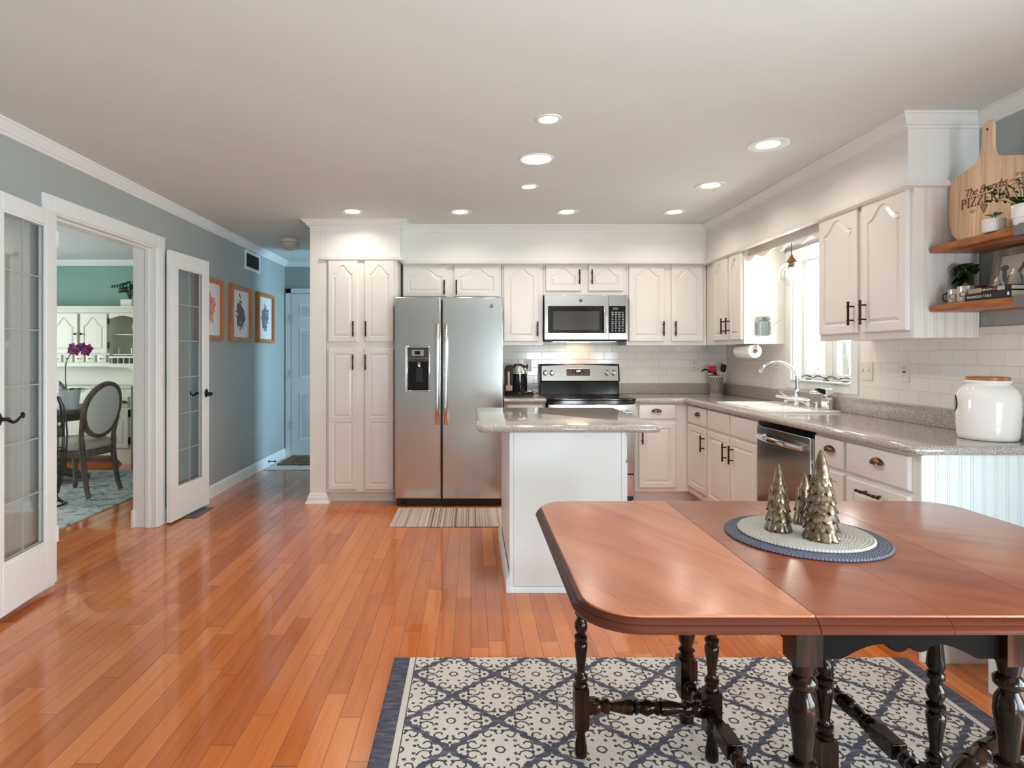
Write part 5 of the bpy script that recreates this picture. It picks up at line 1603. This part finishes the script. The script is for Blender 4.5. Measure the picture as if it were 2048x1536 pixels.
# slab-serif capitals from strokes
def slab_text(s, size, cx, cy):
    b = MB(); th = size * .17; sf = size * .07
    def st(x0, y0, x1, y1, w_):
        d = Vector((x1 - x0, y1 - y0)); n = Vector((-d.y, d.x)).normalized() * w_ / 2
        q = [(x0 + n.x, y0 + n.y), (x0 - n.x, y0 - n.y), (x1 - n.x, y1 - n.y), (x1 + n.x, y1 + n.y)]
        b.loft([[PP(u, w, d_) for u, w in q] for d_ in (.0150, .0159)])
    def ar(x, y, rx, ry, a0, a1):
        n = 10
        P = [(x + rx * math.cos(a0 + (a1 - a0) * i / n), y + ry * math.sin(a0 + (a1 - a0) * i / n)) for i in range(n + 1)]
        for p, q in zip(P, P[1:]): st(p[0], p[1], q[0], q[1], th * .85)
    Wd = {'P': .74, 'I': .42, 'Z': .78, 'E': .76, 'R': .84, 'A': .90}
    x = cx - sum(Wd[c] for c in s) * size / 2
    H = size
    for c in s:
        w_ = Wd[c] * size; l = x + .12 * size; r = x + w_ - .08 * size; y0, y1 = cy - H / 2, cy + H / 2
        ser = lambda xx, yy, k=.15: st(xx - k * size, yy, xx + k * size, yy, sf)
        if c in 'PRE':
            st(l + th / 2, y0, l + th / 2, y1, th); ser(l + th / 2, y0 + sf / 2); ser(l + th / 2, y1 - sf / 2)
        if c in 'PR':
            st(l, y1 - sf / 2, r - .2 * size, y1 - sf / 2, sf); st(l, cy, r - .2 * size, cy, sf)
            ar(r - .22 * size, cy + H * .235, .20 * size, H * .20, PI / 2, -PI / 2)
        if c == 'R': st(l + .25 * size, cy, r - .04 * size, y0, th * .9); ser(r, y0 + sf / 2, .11)
        if c == 'I': m_ = x + w_ / 2; st(m_, y0, m_, y1, th); ser(m_, y0 + sf / 2, .17); ser(m_, y1 - sf / 2, .17)
        if c == 'E':
            for yy in (y0 + sf / 2, y1 - sf / 2): st(l, yy, r, yy, sf); 
            st(r - sf / 2, y0, r - sf / 2, y0 + .24 * H, sf); st(r - sf / 2, y1, r - sf / 2, y1 - .24 * H, sf)
            st(l, cy, r - .14 * size, cy, sf); st(r - .16 * size, cy - .12 * H, r - .16 * size, cy + .12 * H, sf)
        if c == 'Z':
            for yy in (y0 + sf / 2, y1 - sf / 2): st(l - .05 * size, yy, r, yy, sf)
            st(l + .02 * size, y0 + sf, r - .06 * size, y1 - sf, th)
            st(r - sf / 2, y0, r - sf / 2, y0 + .24 * H, sf); st(l - .05 * size + sf / 2, y1, l - .05 * size + sf / 2, y1 - .24 * H, sf)
        if c == 'A':
            m_ = x + w_ / 2
            st(l, y0, m_, y1, sf * 1.1); st(r, y0, m_ - .02 * size, y1, th); st(l + .1 * size, cy - .14 * H, r - .1 * size, cy - .14 * H, sf)
            ser(l, y0 + sf / 2, .12); ser(r, y0 + sf / 2, .14)
        x += w_
    return b.obj('capital_lettering', M_BURN, t, ang=0)
slab_text('PIZZERIA', .046, 0, .178)
text('EST.', .017, M_BURN, t, lambda x, y, z: PP(-.056 + x, .132 + y, D + z), 'small_lettering', 0, 1.1)
b = MB()
tri = [(0, .110), (.021, .146), (.011, .151), (0, .152), (-.011, .151), (-.021, .146)]
b.loft([[PP(u, w, d) for u, w in tri] for d in (.0150, .0156)])
sl = b.obj('pizza_slice_mark', M_BURN, t)
b = MB().loft([[PP(u * .72, .110 + (w - .110) * .80 + .005, d) for u, w in tri] for d in (.0156, .0160)])
b.obj('slice_field', Mat('toasted', (.42, .20, .08), .7).m, sl)

# planters on the upper shelf
t = thing('succulent_planter', 'small white marbled pot with a grey-green succulent before the paddle', 'potted plant', (2.275, 2.585, 1.827))
t0 = Vector((2.263, 2.575, 1.827))
MB().lathe([(.036, 0), (.040, .003), (.041, .050), (.040, .055), (.036, .055), (.035, .047), (.001, .045)], t0, 28).obj('pot', paint('marbled white', (.72, .72, .70), .4, .08, .5, 60), t)
b = MB()
for i in range(11):
    a = i * 2.4
    b.leaf(t0 + Vector((.006 * math.cos(a), .006 * math.sin(a), .066 + .002 * (i % 4))), (math.cos(a), math.sin(a), .45), .030, .009, bend=.1)
for dx_, dy_ in ((.008, 0), (-.006, .007), (.0, -.008)): b.tube([t0 + Vector((dx_, dy_, .044)), t0 + Vector((dx_ * .4, dy_ * .4, .074))], .002, 6)
b.obj('succulent', M_SUCC, t)
t = thing('trailing_planter', 'white ceramic pot with dark trailing plant at the right frame edge', 'potted plant', (2.30, 2.45, 1.827))
t0 = Vector((2.270, 2.435, 1.827))
MB().lathe([(.036, 0), (.039, .003), (.040, .028), (.046, .031), (.047, .082), (.046, .085), (.042, .085), (.041, .074), (.001, .072)], t0, 32).obj('pot', M_WHITEC, t)
MB().lathe([(.041, .0745), (.001, .078)], t0, 20).obj('soil', M_SOIL, t)
b = MB(); sm = MB(); rnd = random.Random(11)
for i in range(46):
    a = rnd.uniform(0, 2 * PI); e = rnd.uniform(.2, 1.0)
    b.leaf(t0 + Vector((.030 * math.cos(a), .030 * math.sin(a), .082 + rnd.uniform(0, .03))), (math.cos(a), math.sin(a), e), rnd.uniform(.02, .035), .010)
for a, L, h in ((2.4, .10, .09), (1.9, .12, .05), (1.2, .07, .12), (1.5, .075, .10), (2.0, .095, .075), (-.8, .08, .10), (.4, .06, .12), (1.0, .05, .14)):
    p0 = t0 + Vector((.02 * math.cos(a), .02 * math.sin(a), .082)); p1 = p0 + Vector((math.cos(a) * L * .5, math.sin(a) * L * .5, h * .8)); p2 = p0 + Vector((math.cos(a) * L, math.sin(a) * L, h * 1.1))
    sm.tube([p0, p1, p2], .0014, 5)
    for q in (.45, .7, .9, 1.0):
        p = p0.lerp(p1, q * 2) if q < .5 else p1.lerp(p2, q * 2 - 1)
        for s_ in (-1, 1):
            b.leaf(p, (math.cos(a + s_ * 1.2), math.sin(a + s_ * 1.2), .1), .022, .006, bend=.5)
b.obj('foliage', M_LEAF, t); sm.obj('stems', M_STEM, t)

# lower shelf
ZS = 1.5375
def mug(label, x, y, r, h, hd):
    t = thing('mug', label, 'mug', (x, y, ZS), 'metallic mugs on the lower shelf')
    MB().lathe([(r * .94, 0), (r, .003), (r, h), (r * .97, h + .001), (r * .93, h), (r * .92, .008), (.001, .006)], (x, y, ZS), 32).obj('cup', M_MUG, t)
    if hd:
        a = hd
        c = Vector((x, y, ZS + h * .5))
        d = Vector((math.cos(a), math.sin(a), 0))
        MB().tube([c + d * (r * .97 + .018 * math.sin(q)) + Vector((0, 0, .020 * math.cos(q))) for q in [PI * i / 12 for i in range(13)]], .0032, 8).obj('handle', M_BLACKM, t)
    rg = MB().lathe([(.011, 0), (.013, 0), (.013, .001), (.011, .001)], (x + r * math.cos(-2.6) , y + r * math.sin(-2.6), ZS + h * .5), 20, Vector((math.cos(-2.6), math.sin(-2.6), 0)).to_track_quat('Z', 'Y').to_matrix(), cap=False)
    rg.obj('round_mark', M_BRONZE, t)
    return t
M_MUG = Mat('pale metallic glaze', (.62, .57, .52), .22, .65).m
mug('pale metallic mug with black ring handle, nearest the cabinet end', 2.315, 2.842, .032, .070, 2.6)
mug('pale metallic mug next to the stacked books', 2.300, 2.765, .033, .076, 0)
def book(label, x0, x1, y0, y1, z0, z1, cover, cat='book'):
    t = thing('book', label, cat, ((x0 + x1) / 2, (y0 + y1) / 2, z0), 'books on the lower shelf')
    k = .003
    c = MB().box(x0, x1, y0, y1, z0, z0 + k).box(x0, x1, y0, y1, z1 - k, z1).box(x0, x0 + k, y0, y1, z0 + k, z1 - k)
    c.obj('cover', cover, t, bevel=.001)
    MB().box(x0 + k, x1 - .006, y0 + .005, y1 - .005, z0 + k, z1 - k).obj('pages', M_PAPER, t)
    return t
M_BKB = Mat('black cloth', (.010, .010, .011), .5).m
M_BKT = Mat('tan jacket', (.40, .30, .23), .45).m
bk = book('thick black cookbook lying at the bottom of the stack', 2.262, 2.398, 2.492, 2.726, ZS, ZS + .034, M_BKB)
S = lambda cy, cz: (lambda x, y, z: (2.262 - .0002 - z, cy - x, cz + y))
M_LETW = Mat('white lettering', (.85, .85, .83), .6).m
text('MAGNOLIA TABLE', .0148, M_LETW, bk, S(2.650, ZS + .018), 'title_lettering', 0, 1.05, .0003)
text('JOANNA GAINES', .0072, M_LETW, bk, S(2.553, ZS + .018), 'author_lettering', 0, 1.0, .0003) if False else None
b = MB().loft([[S(2.505, ZS + .018)(.005 * math.cos(a), .008 * math.sin(a), d) for a in [2 * PI * i / 10 for i in range(10)]] for d in (0, .0005)])
b.obj('leaf_mark', M_LETW, bk)
bk2 = book('thinner tan and black cookbook on top of the stack', 2.266, 2.396, 2.497, 2.712, ZS + .0345, ZS + .0565, M_BKB)
MB().box(2.2652, 2.2659, 2.642, 2.711, ZS + .035, ZS + .056).obj('spine_panel', M_BKT, bk2)
MB().box(2.2652, 2.2659, 2.525, 2.56, ZS + .037, ZS + .054).obj('spine_photo', Mat('spine photo', (.45, .45, .42), .5).m, bk2)
S2_ = lambda cy, cz: (lambda x, y, z: (2.266 - .0004 - z, cy - x, cz + y))
text('EVERYDAY', .0125, M_LETW, bk2, S2_(2.618, ZS + .045), 'title_lettering', .1, .95, .0003)
text('ITALIAN', .0125, Mat('salmon lettering', (.75, .22, .14), .6).m, bk2, S2_(2.581, ZS + .045), 'title_lettering', .1, .95, .0003)
# dark plant
t = thing('dark_potted_plant', 'dark green round-leaved plant in a red pot at the back of the lower shelf', 'potted plant', (2.405, 2.848, ZS))
t0 = Vector((2.405, 2.848, ZS))
MB().lathe([(.034, 0), (.036, .003), (.045, .070), (.049, .073), (.049, .085), (.043, .086), (.001, .078)], t0, 26).obj('pot', M_TERRA, t)
b = MB(); sm = MB(); rnd = random.Random(4)
for i in range(30):
    a = rnd.uniform(PI * .6, PI * 1.45); h = rnd.uniform(.03, .115); L = rnd.uniform(.02, .085)
    p = t0 + Vector((L * math.cos(a), L * math.sin(a) * .9, .085 + h))
    p.x = max(2.358, min(p.x, 2.455)); p.y = max(2.822, min(p.y, 2.872)); p.z = min(p.z, 1.755)
    sm.tube([t0 + Vector((0, 0, .08)), t0.lerp(p, .6) + Vector((0, 0, .04)), p], .002, 5)
    d = Vector((math.cos(a) * .8, math.sin(a) * .5, -.15))
    b.leaf(p - d * .02, d, rnd.uniform(.045, .062), rnd.uniform(.020, .026), bend=.45, fold=.2)
b.obj('foliage', Mat('very dark leaf', (.010, .038, .016), .28).m, t); sm.obj('stems', M_STEM, t)
# framed art on the lower shelf
t = thing('shelf_picture', 'barnwood framed picture with grey-green cactus shapes on the lower shelf', 'picture', (2.44, 2.64, ZS + .0))
LN = math.radians(9)
def FA(u, w, d=0): return (2.420 + w * math.sin(LN) - d * math.cos(LN), 2.775 - u, ZS + .0005 + w * math.cos(LN) + d * math.sin(LN))
f = MB()
for u0, u1, w0, w1 in ((0, .032, 0, .243), (.228, .26, 0, .243), (.032, .228, 0, .032), (.032, .228, .211, .243)):
    f.mbox(FA, u0, u1, w0, w1, 0, .018)
f.obj('frame', M_BARN, t, bevel=.002)
MB().mbox(FA, .032, .228, .032, .211, .001, .006).obj('print', Mat('print', (.60, .545, .51), .4).m, t)
b = MB()
def blob(u, w, ru, rw, rot=0):
    b.loft([[FA(u + ru * math.cos(a) * math.cos(rot) - rw * math.sin(a) * math.sin(rot), w + ru * math.cos(a) * math.sin(rot) + rw * math.sin(a) * math.cos(rot), d) for a in [2 * PI * i / 18 for i in range(18)]] for d in (.006, .0066)])
for q in ((.058, .155, .022, .014, 0), (.062, .120, .012, .030, .15), (.080, .090, .010, .030, -.2), (.105, .110, .018, .020, 0), (.100, .065, .012, .034, .2), (.135, .130, .010, .045, -.5), (.170, .160, .028, .022, 0), (.185, .120, .014, .030, .3), (.150, .080, .012, .040, .1), (.205, .085, .016, .032, -.2)): blob(*q)
b.obj('cactus_shapes', Mat('sage ink', (.12, .15, .13), .6).m, t)
# small cream trees on the books
M_CRTREE = Mat('pearl glaze', (.62, .56, .47), .2, .35).m
tree('small pearly tree ornament on the books, left of a bigger one', (2.325, 2.628, ZS + .057), .048, .0165, 6, 5, M_CRTREE, 'pearly trees on the shelf', 'tree_ornament')
tree('bigger pearly tree ornament on the books at the right', (2.345, 2.566, ZS + .057), .082, .026, 7, 6, M_CRTREE, 'pearly trees on the shelf', 'tree_ornament')

# white low bench by the right wall
t = thing('storage_bench', 'low white panelled bench against the right wall beyond the table', 'bench', (2.23, 1.75, 0))
MB().box(1.985, XR - .02, 1.22, 2.285, 0, .44).obj('bench_box', M_ISL, t, bevel=.003)
MB().box(1.975, XR - .02, 1.21, 2.295, .4405, .47).obj('seat_board', M_ISL, t, bevel=.006)
FBn = right(1.985)
door(t, FBn, 1.27, 1.74, .07, .42, m=M_ISL); door(t, FBn, 1.77, 2.25, .07, .42, m=M_ISL)

# ------------------------------------------------------------------ dining room
M = Mat('pale blue medallion carpet', (.4, .44, .44), .95, spec=.1)
x, y, z = M.xyz('World')
n = M.noise(M.vec(x, y, 0), 3.2, 4, .6, 1.2); n2 = M.noise(M.vec(x * 1.0, y * 1.0, 3), 7.5, 4, .6, 2.0); n3 = M.noise(M.vec(x, y, 0), 90, 2)
M.color(M.mix((n2.gt(.55)) * .7, M.ramp(n * .8 + n3 * .2, (.35, (.42, .50, .51)), (.5, (.56, .60, .58)), (.65, (.62, .62, .56))), M.ramp(n, (.4, (.13, .19, .17)), (.6, (.27, .26, .20)))))
M.bump(n3, .003, .4)
tag(MB().box(-5.7, -3.05, 3.6, 6.60, 0, .010).obj('dining_rug', M.m), 'pale blue patterned rug under the round dining table', 'rug')

# hutch
t = thing('hutch', 'large off-white hutch with arched doors against the green wall', 'hutch', (-4.71, 7.2, 0))
HL, HR, HC_ = -5.41, -4.012, -4.711
HF, HB = back(7.16), back(7.02)
hu = MB()
hu.box(HL, HR, 7.42, DYB - .002, .92, 1.80)                       # back board
hu.box(HL, HL + .02, 7.16, 7.42, 1.165, 1.80).box(HR - .02, HR, 7.16, 7.42, 1.165, 1.80)
hu.box(HL, HL + .02, 7.30, 7.42, .92, 1.165).box(HR - .02, HR, 7.30, 7.42, .92, 1.165)
hu.box(-5.05, -4.355, 7.165, 7.42, 1.165, 1.80)                   # doored middle
hu.box(HL, HR, 7.16, 7.42, 1.778, 1.80).box(HL, HR, 7.16, 7.42, 1.165, 1.185)
hu.box(-4.355, HR - .02, 7.19, 7.42, 1.285, 1.300).box(HL + .02, -5.05, 7.19, 7.42, 1.285, 1.300)
hu.obj('hutch_top', M_HUTCH, t)
sh = sweep([(HL, DYB - .003), (HL, 7.16), (HR, 7.16), (HR, DYB - .003)][::-1] if False else [(HL, 7.44), (HL, 7.158), (HR, 7.158), (HR, 7.44)], [(0, 1.795), (.012, 1.80), (.018, 1.825), (.034, 1.85), (.040, 1.858), (.040, 1.872), (0, 1.872)])
sh.obj('cornice', M_HUTCH, t)
MB().box(HL, HR, 7.16, 7.44, 1.801, 1.871).obj('cap_board', M_HUTCH, t)
def hdoor(u0, u1, w0, w1, arch, kx, kz, F=HF):
    d = door(t, F, u0, u1, w0, w1, arch=arch, mg=.045, m=M_HUTCH)
    MB().lathe([(.005, 0), (.006, .012), (.013, .018), (.013, .026), (.006, .030)], F(kx, kz, DT), 14, Matrix.Rotation(PI / 2, 3, 'X')).obj('knob', M_IRON, d)
hdoor(-5.035, -4.722, 1.310, 1.787, .10, -4.742, 1.54); hdoor(-4.693, -4.368, 1.310, 1.787, .10, -4.672, 1.54)
for z in (1.37, 1.66): MB().mbox(HF, -4.366, -4.350, z, z + .07, 0, .022).obj('hinge', M_IRON, t)
for i in range(5):
    u0 = -5.035 + i * .1345
    d = drawer(t, HF, u0 + .006, u0 + .118, 1.200, 1.290, None, M_HUTCH)
    MB().lathe([(.004, 0), (.005, .014), (.010, .02), (.004, .026)], HF(u0 + .062, 1.244, DT), 12, Matrix.Rotation(PI / 2, 3, 'X')).obj('knob', M_IRON, d)
pts = [(-4.352, 1.778), (-4.352, 1.725)] + [(-4.34 + .31 * i / 16, 1.722 + .038 * math.sin(PI * i / 16)) for i in range(17)] + [(-4.018, 1.725), (-4.018, 1.778)]
MB().prism(pts, 'y', 7.150, 7.164).obj('arched_rail', M_HUTCH, t)
MB().mbox(HF, -4.352, -4.034, 1.252, 1.275, -.03, 0).obj('gallery_rail', M_HUTCH, t)
for i in range(5): MB().lathe([(.010, 1.186), (.012, 1.195), (.006, 1.205), (.010, 1.22), (.006, 1.235), (.011, 1.251)], (-4.325 + i * .07, 7.172, 0), 12).obj('spindle', M_HUTCH, t)
b = MB().prism([(-5.05, 1.165), (-5.05, 1.150), (-4.355, 1.150), (-4.34, 1.140), (-4.16, 1.140), (-4.10, 1.120), (-4.04, 1.085), (-4.02, 1.06), (-4.012, 1.165)], 'y', 7.152, 7.166)
b.obj('lower_scroll', M_HUTCH, t)
g_ = MB().box(-4.35, -4.036, 7.22, 7.36, 1.530, 1.540)
g_.obj('stemware_rack', M_HUTCH, t)
MB().box(HL - .02, HR + .015, 7.0, DYB - .003, .895, .92).obj('counter', M_HUTCH, t, bevel=.005)
MB().box(HL, HR, 7.02, DYB - .004, .135, .894).obj('base_box', M_HUTCH, t)
for i in range(3):
    u1 = -4.035 - i * .452; u0 = u1 - .425
    d = drawer(t, HB, u0, u1, .675, .800, None, M_HUTCH)
    cup_pull(d, HB, u1 - .05 if i == 0 else (u0 + u1) / 2, .735, DT)
    hdoor(u0 + .19 if i == 0 else u0, u1, .190, .655, .08, (u0 if i else u0 + .19) + .03, .44, HB)
for z in (.24, .56): MB().mbox(HB, -4.033, -4.016, z, z + .08, 0, .022).obj('hinge', M_IRON, t)
pts = [(HL, .135), (HL, 0), (HL + .10, 0)] + [(HL + .12 + .12 * i / 6, .02 + .085 * math.sin(PI / 2 * i / 6)) for i in range(7)] + [(HR - .24 + .12 * i / 6, .105 - .085 * (1 - math.cos(PI / 2 * i / 6))) for i in range(7)] + [(HR - .10, 0), (HR, 0), (HR, .135)]
MB().prism(pts, 'y', 7.02, 7.05).obj('skirt', M_HUTCH, t)
# glasses and plate inside the hutch
def wine(x, y, label):
    c = Vector((x, y, 1.527))
    return tag(MB().lathe([(.032, .0), (.030, -.003), (.004, -.006), (.0035, -.085), (.012, -.095), (.034, -.13), (.042, -.165), (.038, -.222)], c, 24, cap=False).obj('wine_glass', M_WINE), label, 'wine glass', 'wine glasses hanging in the hutch')
wine(-4.275, 7.27, 'upside-down wine glass hanging left in the hutch niche')
wine(-4.118, 7.27, 'upside-down wine glass hanging right in the hutch niche')
b = MB().lathe([(.001, .006), (.05, .004), (.056, .008), (.088, .014), (.090, .012), (.056, .002), (.001, 0)], (-4.125, 7.390, 1.632), 36, Matrix.Rotation(PI / 2 + .12, 3, 'X'))
tag(b.obj('plate', M_WHITEC), 'white plate standing on the stemware rack inside the hutch', 'plate')
# plant on the hutch
t = thing('cube_planter', 'white cube pot with a fern-like plant on top of the hutch', 'potted plant', (-4.18, 7.28, 1.8725))
MB().box(-4.25, -4.11, 7.21, 7.35, 1.8725, 1.963).obj('pot', M_WHITEC, t, bevel=.004)
b = MB(); sm = MB(); rnd = random.Random(9)
for i in range(16):
    a = rnd.uniform(0, 2 * PI); L = rnd.uniform(.10, .22); h = rnd.uniform(.12, .26)
    p0 = Vector((-4.17, 7.28, 1.95)); p1 = p0 + Vector((math.cos(a) * L * .4, math.sin(a) * L * .3, h)); p2 = p0 + Vector((math.cos(a) * L, math.sin(a) * L * .5, h * .95))
    sm.tube([p0, p1, p2], .003, 5)
    for k in range(5):
        q = k / 4; p = p1.lerp(p2, q)
        for s_ in (-1, 1): b.leaf(p, (math.cos(a + s_ * .9), math.sin(a + s_ * .9), -.25), .06, .010, bend=.4)
b.obj('fronds', M_LEAF, t); sm.obj('stems', M_STEM, t)

# round table
t = thing('round_table', 'round weathered grey pedestal dining table in the green room', 'table', (-4.40, 5.93, .010))
c = (-4.40, 5.93, 0)
MB().lathe([(.30, .715), (.60, .717), (.625, .724), (.628, .742), (.615, .752), (.60, .757), (.001, .757)], c, 64).obj('tabletop', M_GREYW, t)
MB().lathe([(.40, .64), (.52, .645), (.53, .655), (.53, .714)], c, 48).obj('apron', M_GREYW, t)
MB().lathe([(.17, .12), (.18, .16), (.12, .20), (.08, .30), (.11, .42), (.13, .50), (.10, .58), (.16, .645)], c, 32).obj('pedestal', M_GREYW, t)
for k in range(4):
    a = k * PI / 2 + .35
    d = Vector((math.cos(a), math.sin(a), 0)); o = Vector(c)
    MB().tube([o + d * .05 + Vector((0, 0, .16)), o + d * .22 + Vector((0, 0, .14)), o + d * .38 + Vector((0, 0, .085)), o + d * .48 + Vector((0, 0, .054)), o + d * .52 + Vector((0, 0, .050))], [.055, .050, .040, .034, .026], 12).obj('leg', M_GREYW, t)

# oval-back chairs, built facing +x around the seat centre
def make_chair(label):
    t = thing('dining_chair', label, 'chair', (0, 0, 0), 'oval back dining chairs')
    Z = .010
    seat = MB()
    def sr(k, z, s_=1.0):
        out = []
        for i in range(36):
            a = 2 * PI * i / 36
            cx = math.copysign(abs(math.cos(a)) ** .55, math.cos(a)); cy = math.copysign(abs(math.sin(a)) ** .55, math.sin(a))
            wd = .235 + .025 * cx
            out.append((cx * .245 * k, cy * wd * k, z))
        return out
    seat.loft([sr(.98, .435), sr(1.0, .455), sr(.98, .485), sr(.90, .508), sr(.65, .522), sr(.3, .526)]).obj('seat', M_LINEN, t, ang=60)
    MB().loft([sr(.96, .365), sr(1.01, .370), sr(1.02, .40), sr(1.0, .434), sr(.98, .435)]).obj('seat_rail', M_GREYW, t, ang=50)
    def cab(pts, rr): return MB().tube(pts, rr, 12).obj('leg', M_GREYW, t, ang=60)
    for s_ in (-1, 1):
        cab([(.205, s_ * .205, .40), (.225, s_ * .225, .33), (.222, s_ * .222, .20), (.205, s_ * .205, .09), (.215, s_ * .215, .03), (.225, s_ * .225, Z)], [.030, .032, .023, .017, .022, .020])
        cab([(-.205, s_ * .185, .46), (-.215, s_ * .185, .36), (-.235, s_ * .185, .22), (-.255, s_ * .19, .10), (-.280, s_ * .195, .02), (-.285, s_ * .195, Z)], [.026, .025, .023, .021, .020, .020])
    tilt = math.radians(11)
    def BK(u, w, d=0):      # plane of the back: u across, w up from .52
        return Vector((-.215 - w * math.sin(tilt) + d * math.cos(tilt) - .05 * (u / .235) ** 2 * -1 * .5, u, .50 + w * math.cos(tilt) + d * math.sin(tilt)))
    CW = .285
    fr = MB(); n = 44
    rings = []
    for i in range(n):
        a = 2 * PI * i / n
        dirv = (math.cos(a), math.sin(a))
        ring = []
        for ro, d in ((1.0, -.014), (1.0, .014), (.955, .020), (.845, .016), (.83, 0), (.845, -.016), (.955, -.020)):
            ring.append(BK(.232 * ro * dirv[0], CW + .262 * (1 - (1 - ro) * .88) * dirv[1], d))
        rings.append(ring)
    fr.loft(rings, False, False, True, True).obj('back_frame', M_GREYW, t, ang=50)
    pd = MB()
    def er(k, d): return [BK(.232 * k * math.cos(2 * PI * i / n), CW + .262 * (1 - (1 - k) * .88) * math.sin(2 * PI * i / n), d) for i in range(n)]
    pd.loft([er(.3, -.020), er(.7, -.018), er(.846, -.010), er(.846, .010), er(.7, .022), er(.3, .028)]).obj('back_pad', M_LINENB, t, ang=60)
    for s_ in (-1, 1):
        MB().tube([(-.205, s_ * .185, .40), (-.212, s_ * .190, .47), BK(s_ * .195, .05), BK(s_ * .205, .13), BK(s_ * .222, .22)], [.027, .025, .021, .020, .014], 12).obj('back_post', M_GREYW, t, ang=60)
    return t
ch = make_chair('oval back grey dining chair nearest the door opening, its linen back to us')
ch.location = (-3.63, 5.49, .012); ch.rotation_euler = (0, 0, math.radians(172))
ch2 = dup(ch, (-4.62, 6.30, .012), math.radians(-72), 'oval back dining chair on the far side of the round table before the hutch')

# orchid
t = thing('orchid', 'purple orchid in a white crackle pot on the round table', 'potted plant', (-3.93, 5.80, .757))
t0 = Vector((-3.935, 5.80, .7575))
MB().lathe([(.085, 0), (.090, .004), (.112, .185), (.114, .195), (.108, .196), (.104, .18), (.001, .175)], t0, 36).obj('pot', Mat('pale blue white glaze', (.62, .70, .74), .12, coat=.3).m, t)
sm = MB().tube([t0 + Vector((-.005, 0, .17)), t0 + Vector((-.012, -.01, .30)), t0 + Vector((-.010, -.01, .42)), t0 + Vector((.01, -.012, .50)), t0 + Vector((.07, -.015, .585)), t0 + Vector((.19, -.02, .60))], .0045, 7)
sm.tube([t0 + Vector((-.018, 0, .17)), t0 + Vector((-.018, -.004, .53))], .0025, 6)
sm.obj('stem', M_STEM, t)
b = MB()
b.leaf(t0 + Vector((.0, 0, .18)), (1, -.2, .42), .22, .040, bend=.35, fold=.3)
b.leaf(t0 + Vector((.0, 0, .18)), (-.8, .3, .3), .14, .035, bend=.4)
b.leaf(t0 + Vector((.0, 0, .18)), (.3, .9, .4), .16, .035, bend=.4)
b.obj('leaves', Mat('orchid leaf', (.012, .055, .02), .3).m, t)
M_ORC = Mat('orchid purple', (.22, .02, .13), .55).m
rnd = random.Random(8)
for i in range(9):
    p = t0 + Vector((.045 + .023 * i + rnd.uniform(-.006, .006), -.02 + rnd.uniform(-.02, .02), .575 + .028 * math.sin(i * 1.7) + .02 * math.sin(PI * i / 8)))
    fl = MB()
    for k in range(5):
        a = k * 2 * PI / 5 + rnd.uniform(-.2, .2)
        fl.leaf(p, (math.cos(a) * .9, -.25, math.sin(a)), .045, .020, up=(0, -1, .2), bend=.15)
    fl.ball(p + Vector((0, -.012, 0)), .008, 8, 6)
    fl.obj('flower', M_ORC, t)
b = MB()
for k in range(7):
    a = k * .9; b.tube([t0 + Vector((.07 * math.cos(a), .07 * math.sin(a), .18)), t0 + Vector((.12 * math.cos(a), .12 * math.sin(a), .205)), t0 + Vector((.15 * math.cos(a), .15 * math.sin(a), .17))], .004, 6)
b.obj('roots', Mat('pale root', (.5, .52, .48), .7).m, t)
t = tag(MB().prism([(-4.16, 5.62), (-4.04, 5.60), (-4.02, 5.72), (-4.14, 5.74)], 'z', .7575, .78).obj('napkin_stack', M_PAPER), 'folded white napkins on the round table left of the orchid', 'napkin')

# black wire stand beside the opening
t = thing('wire_stand', 'black wrought-iron wire stand just inside the dining opening', 'stand', (-3.60, 5.08, .010))
c = Vector((-3.605, 5.08, 0))
prof = [(.075, .930), (.105, .86), (.128, .72), (.134, .60), (.128, .48), (.112, .34), (.090, .22), (.070, .11), (.085, .05), (.125, .022)]
for k in range(14):
    a = 2 * PI * k / 14
    MB().tube([c + Vector((r * math.cos(a), r * math.sin(a), z)) for r, z in (prof if k % 3 == 0 else prof[:8])], .0048, 6).obj('wire', M_IRON, t)
for r, z in ((.075, .930), (.128, .48), (.070, .11)):
    MB().tube([c + Vector((r * math.cos(2 * PI * i / 28), r * math.sin(2 * PI * i / 28), z)) for i in range(28)], .0055, 6, False, True).obj('ring', M_IRON, t)
MB().tube([c + Vector((.125 * math.cos(2 * PI * i / 28), .125 * math.sin(2 * PI * i / 28), .017)) for i in range(28)], .0065, 6, False, True).obj('foot_ring', M_IRON, t)
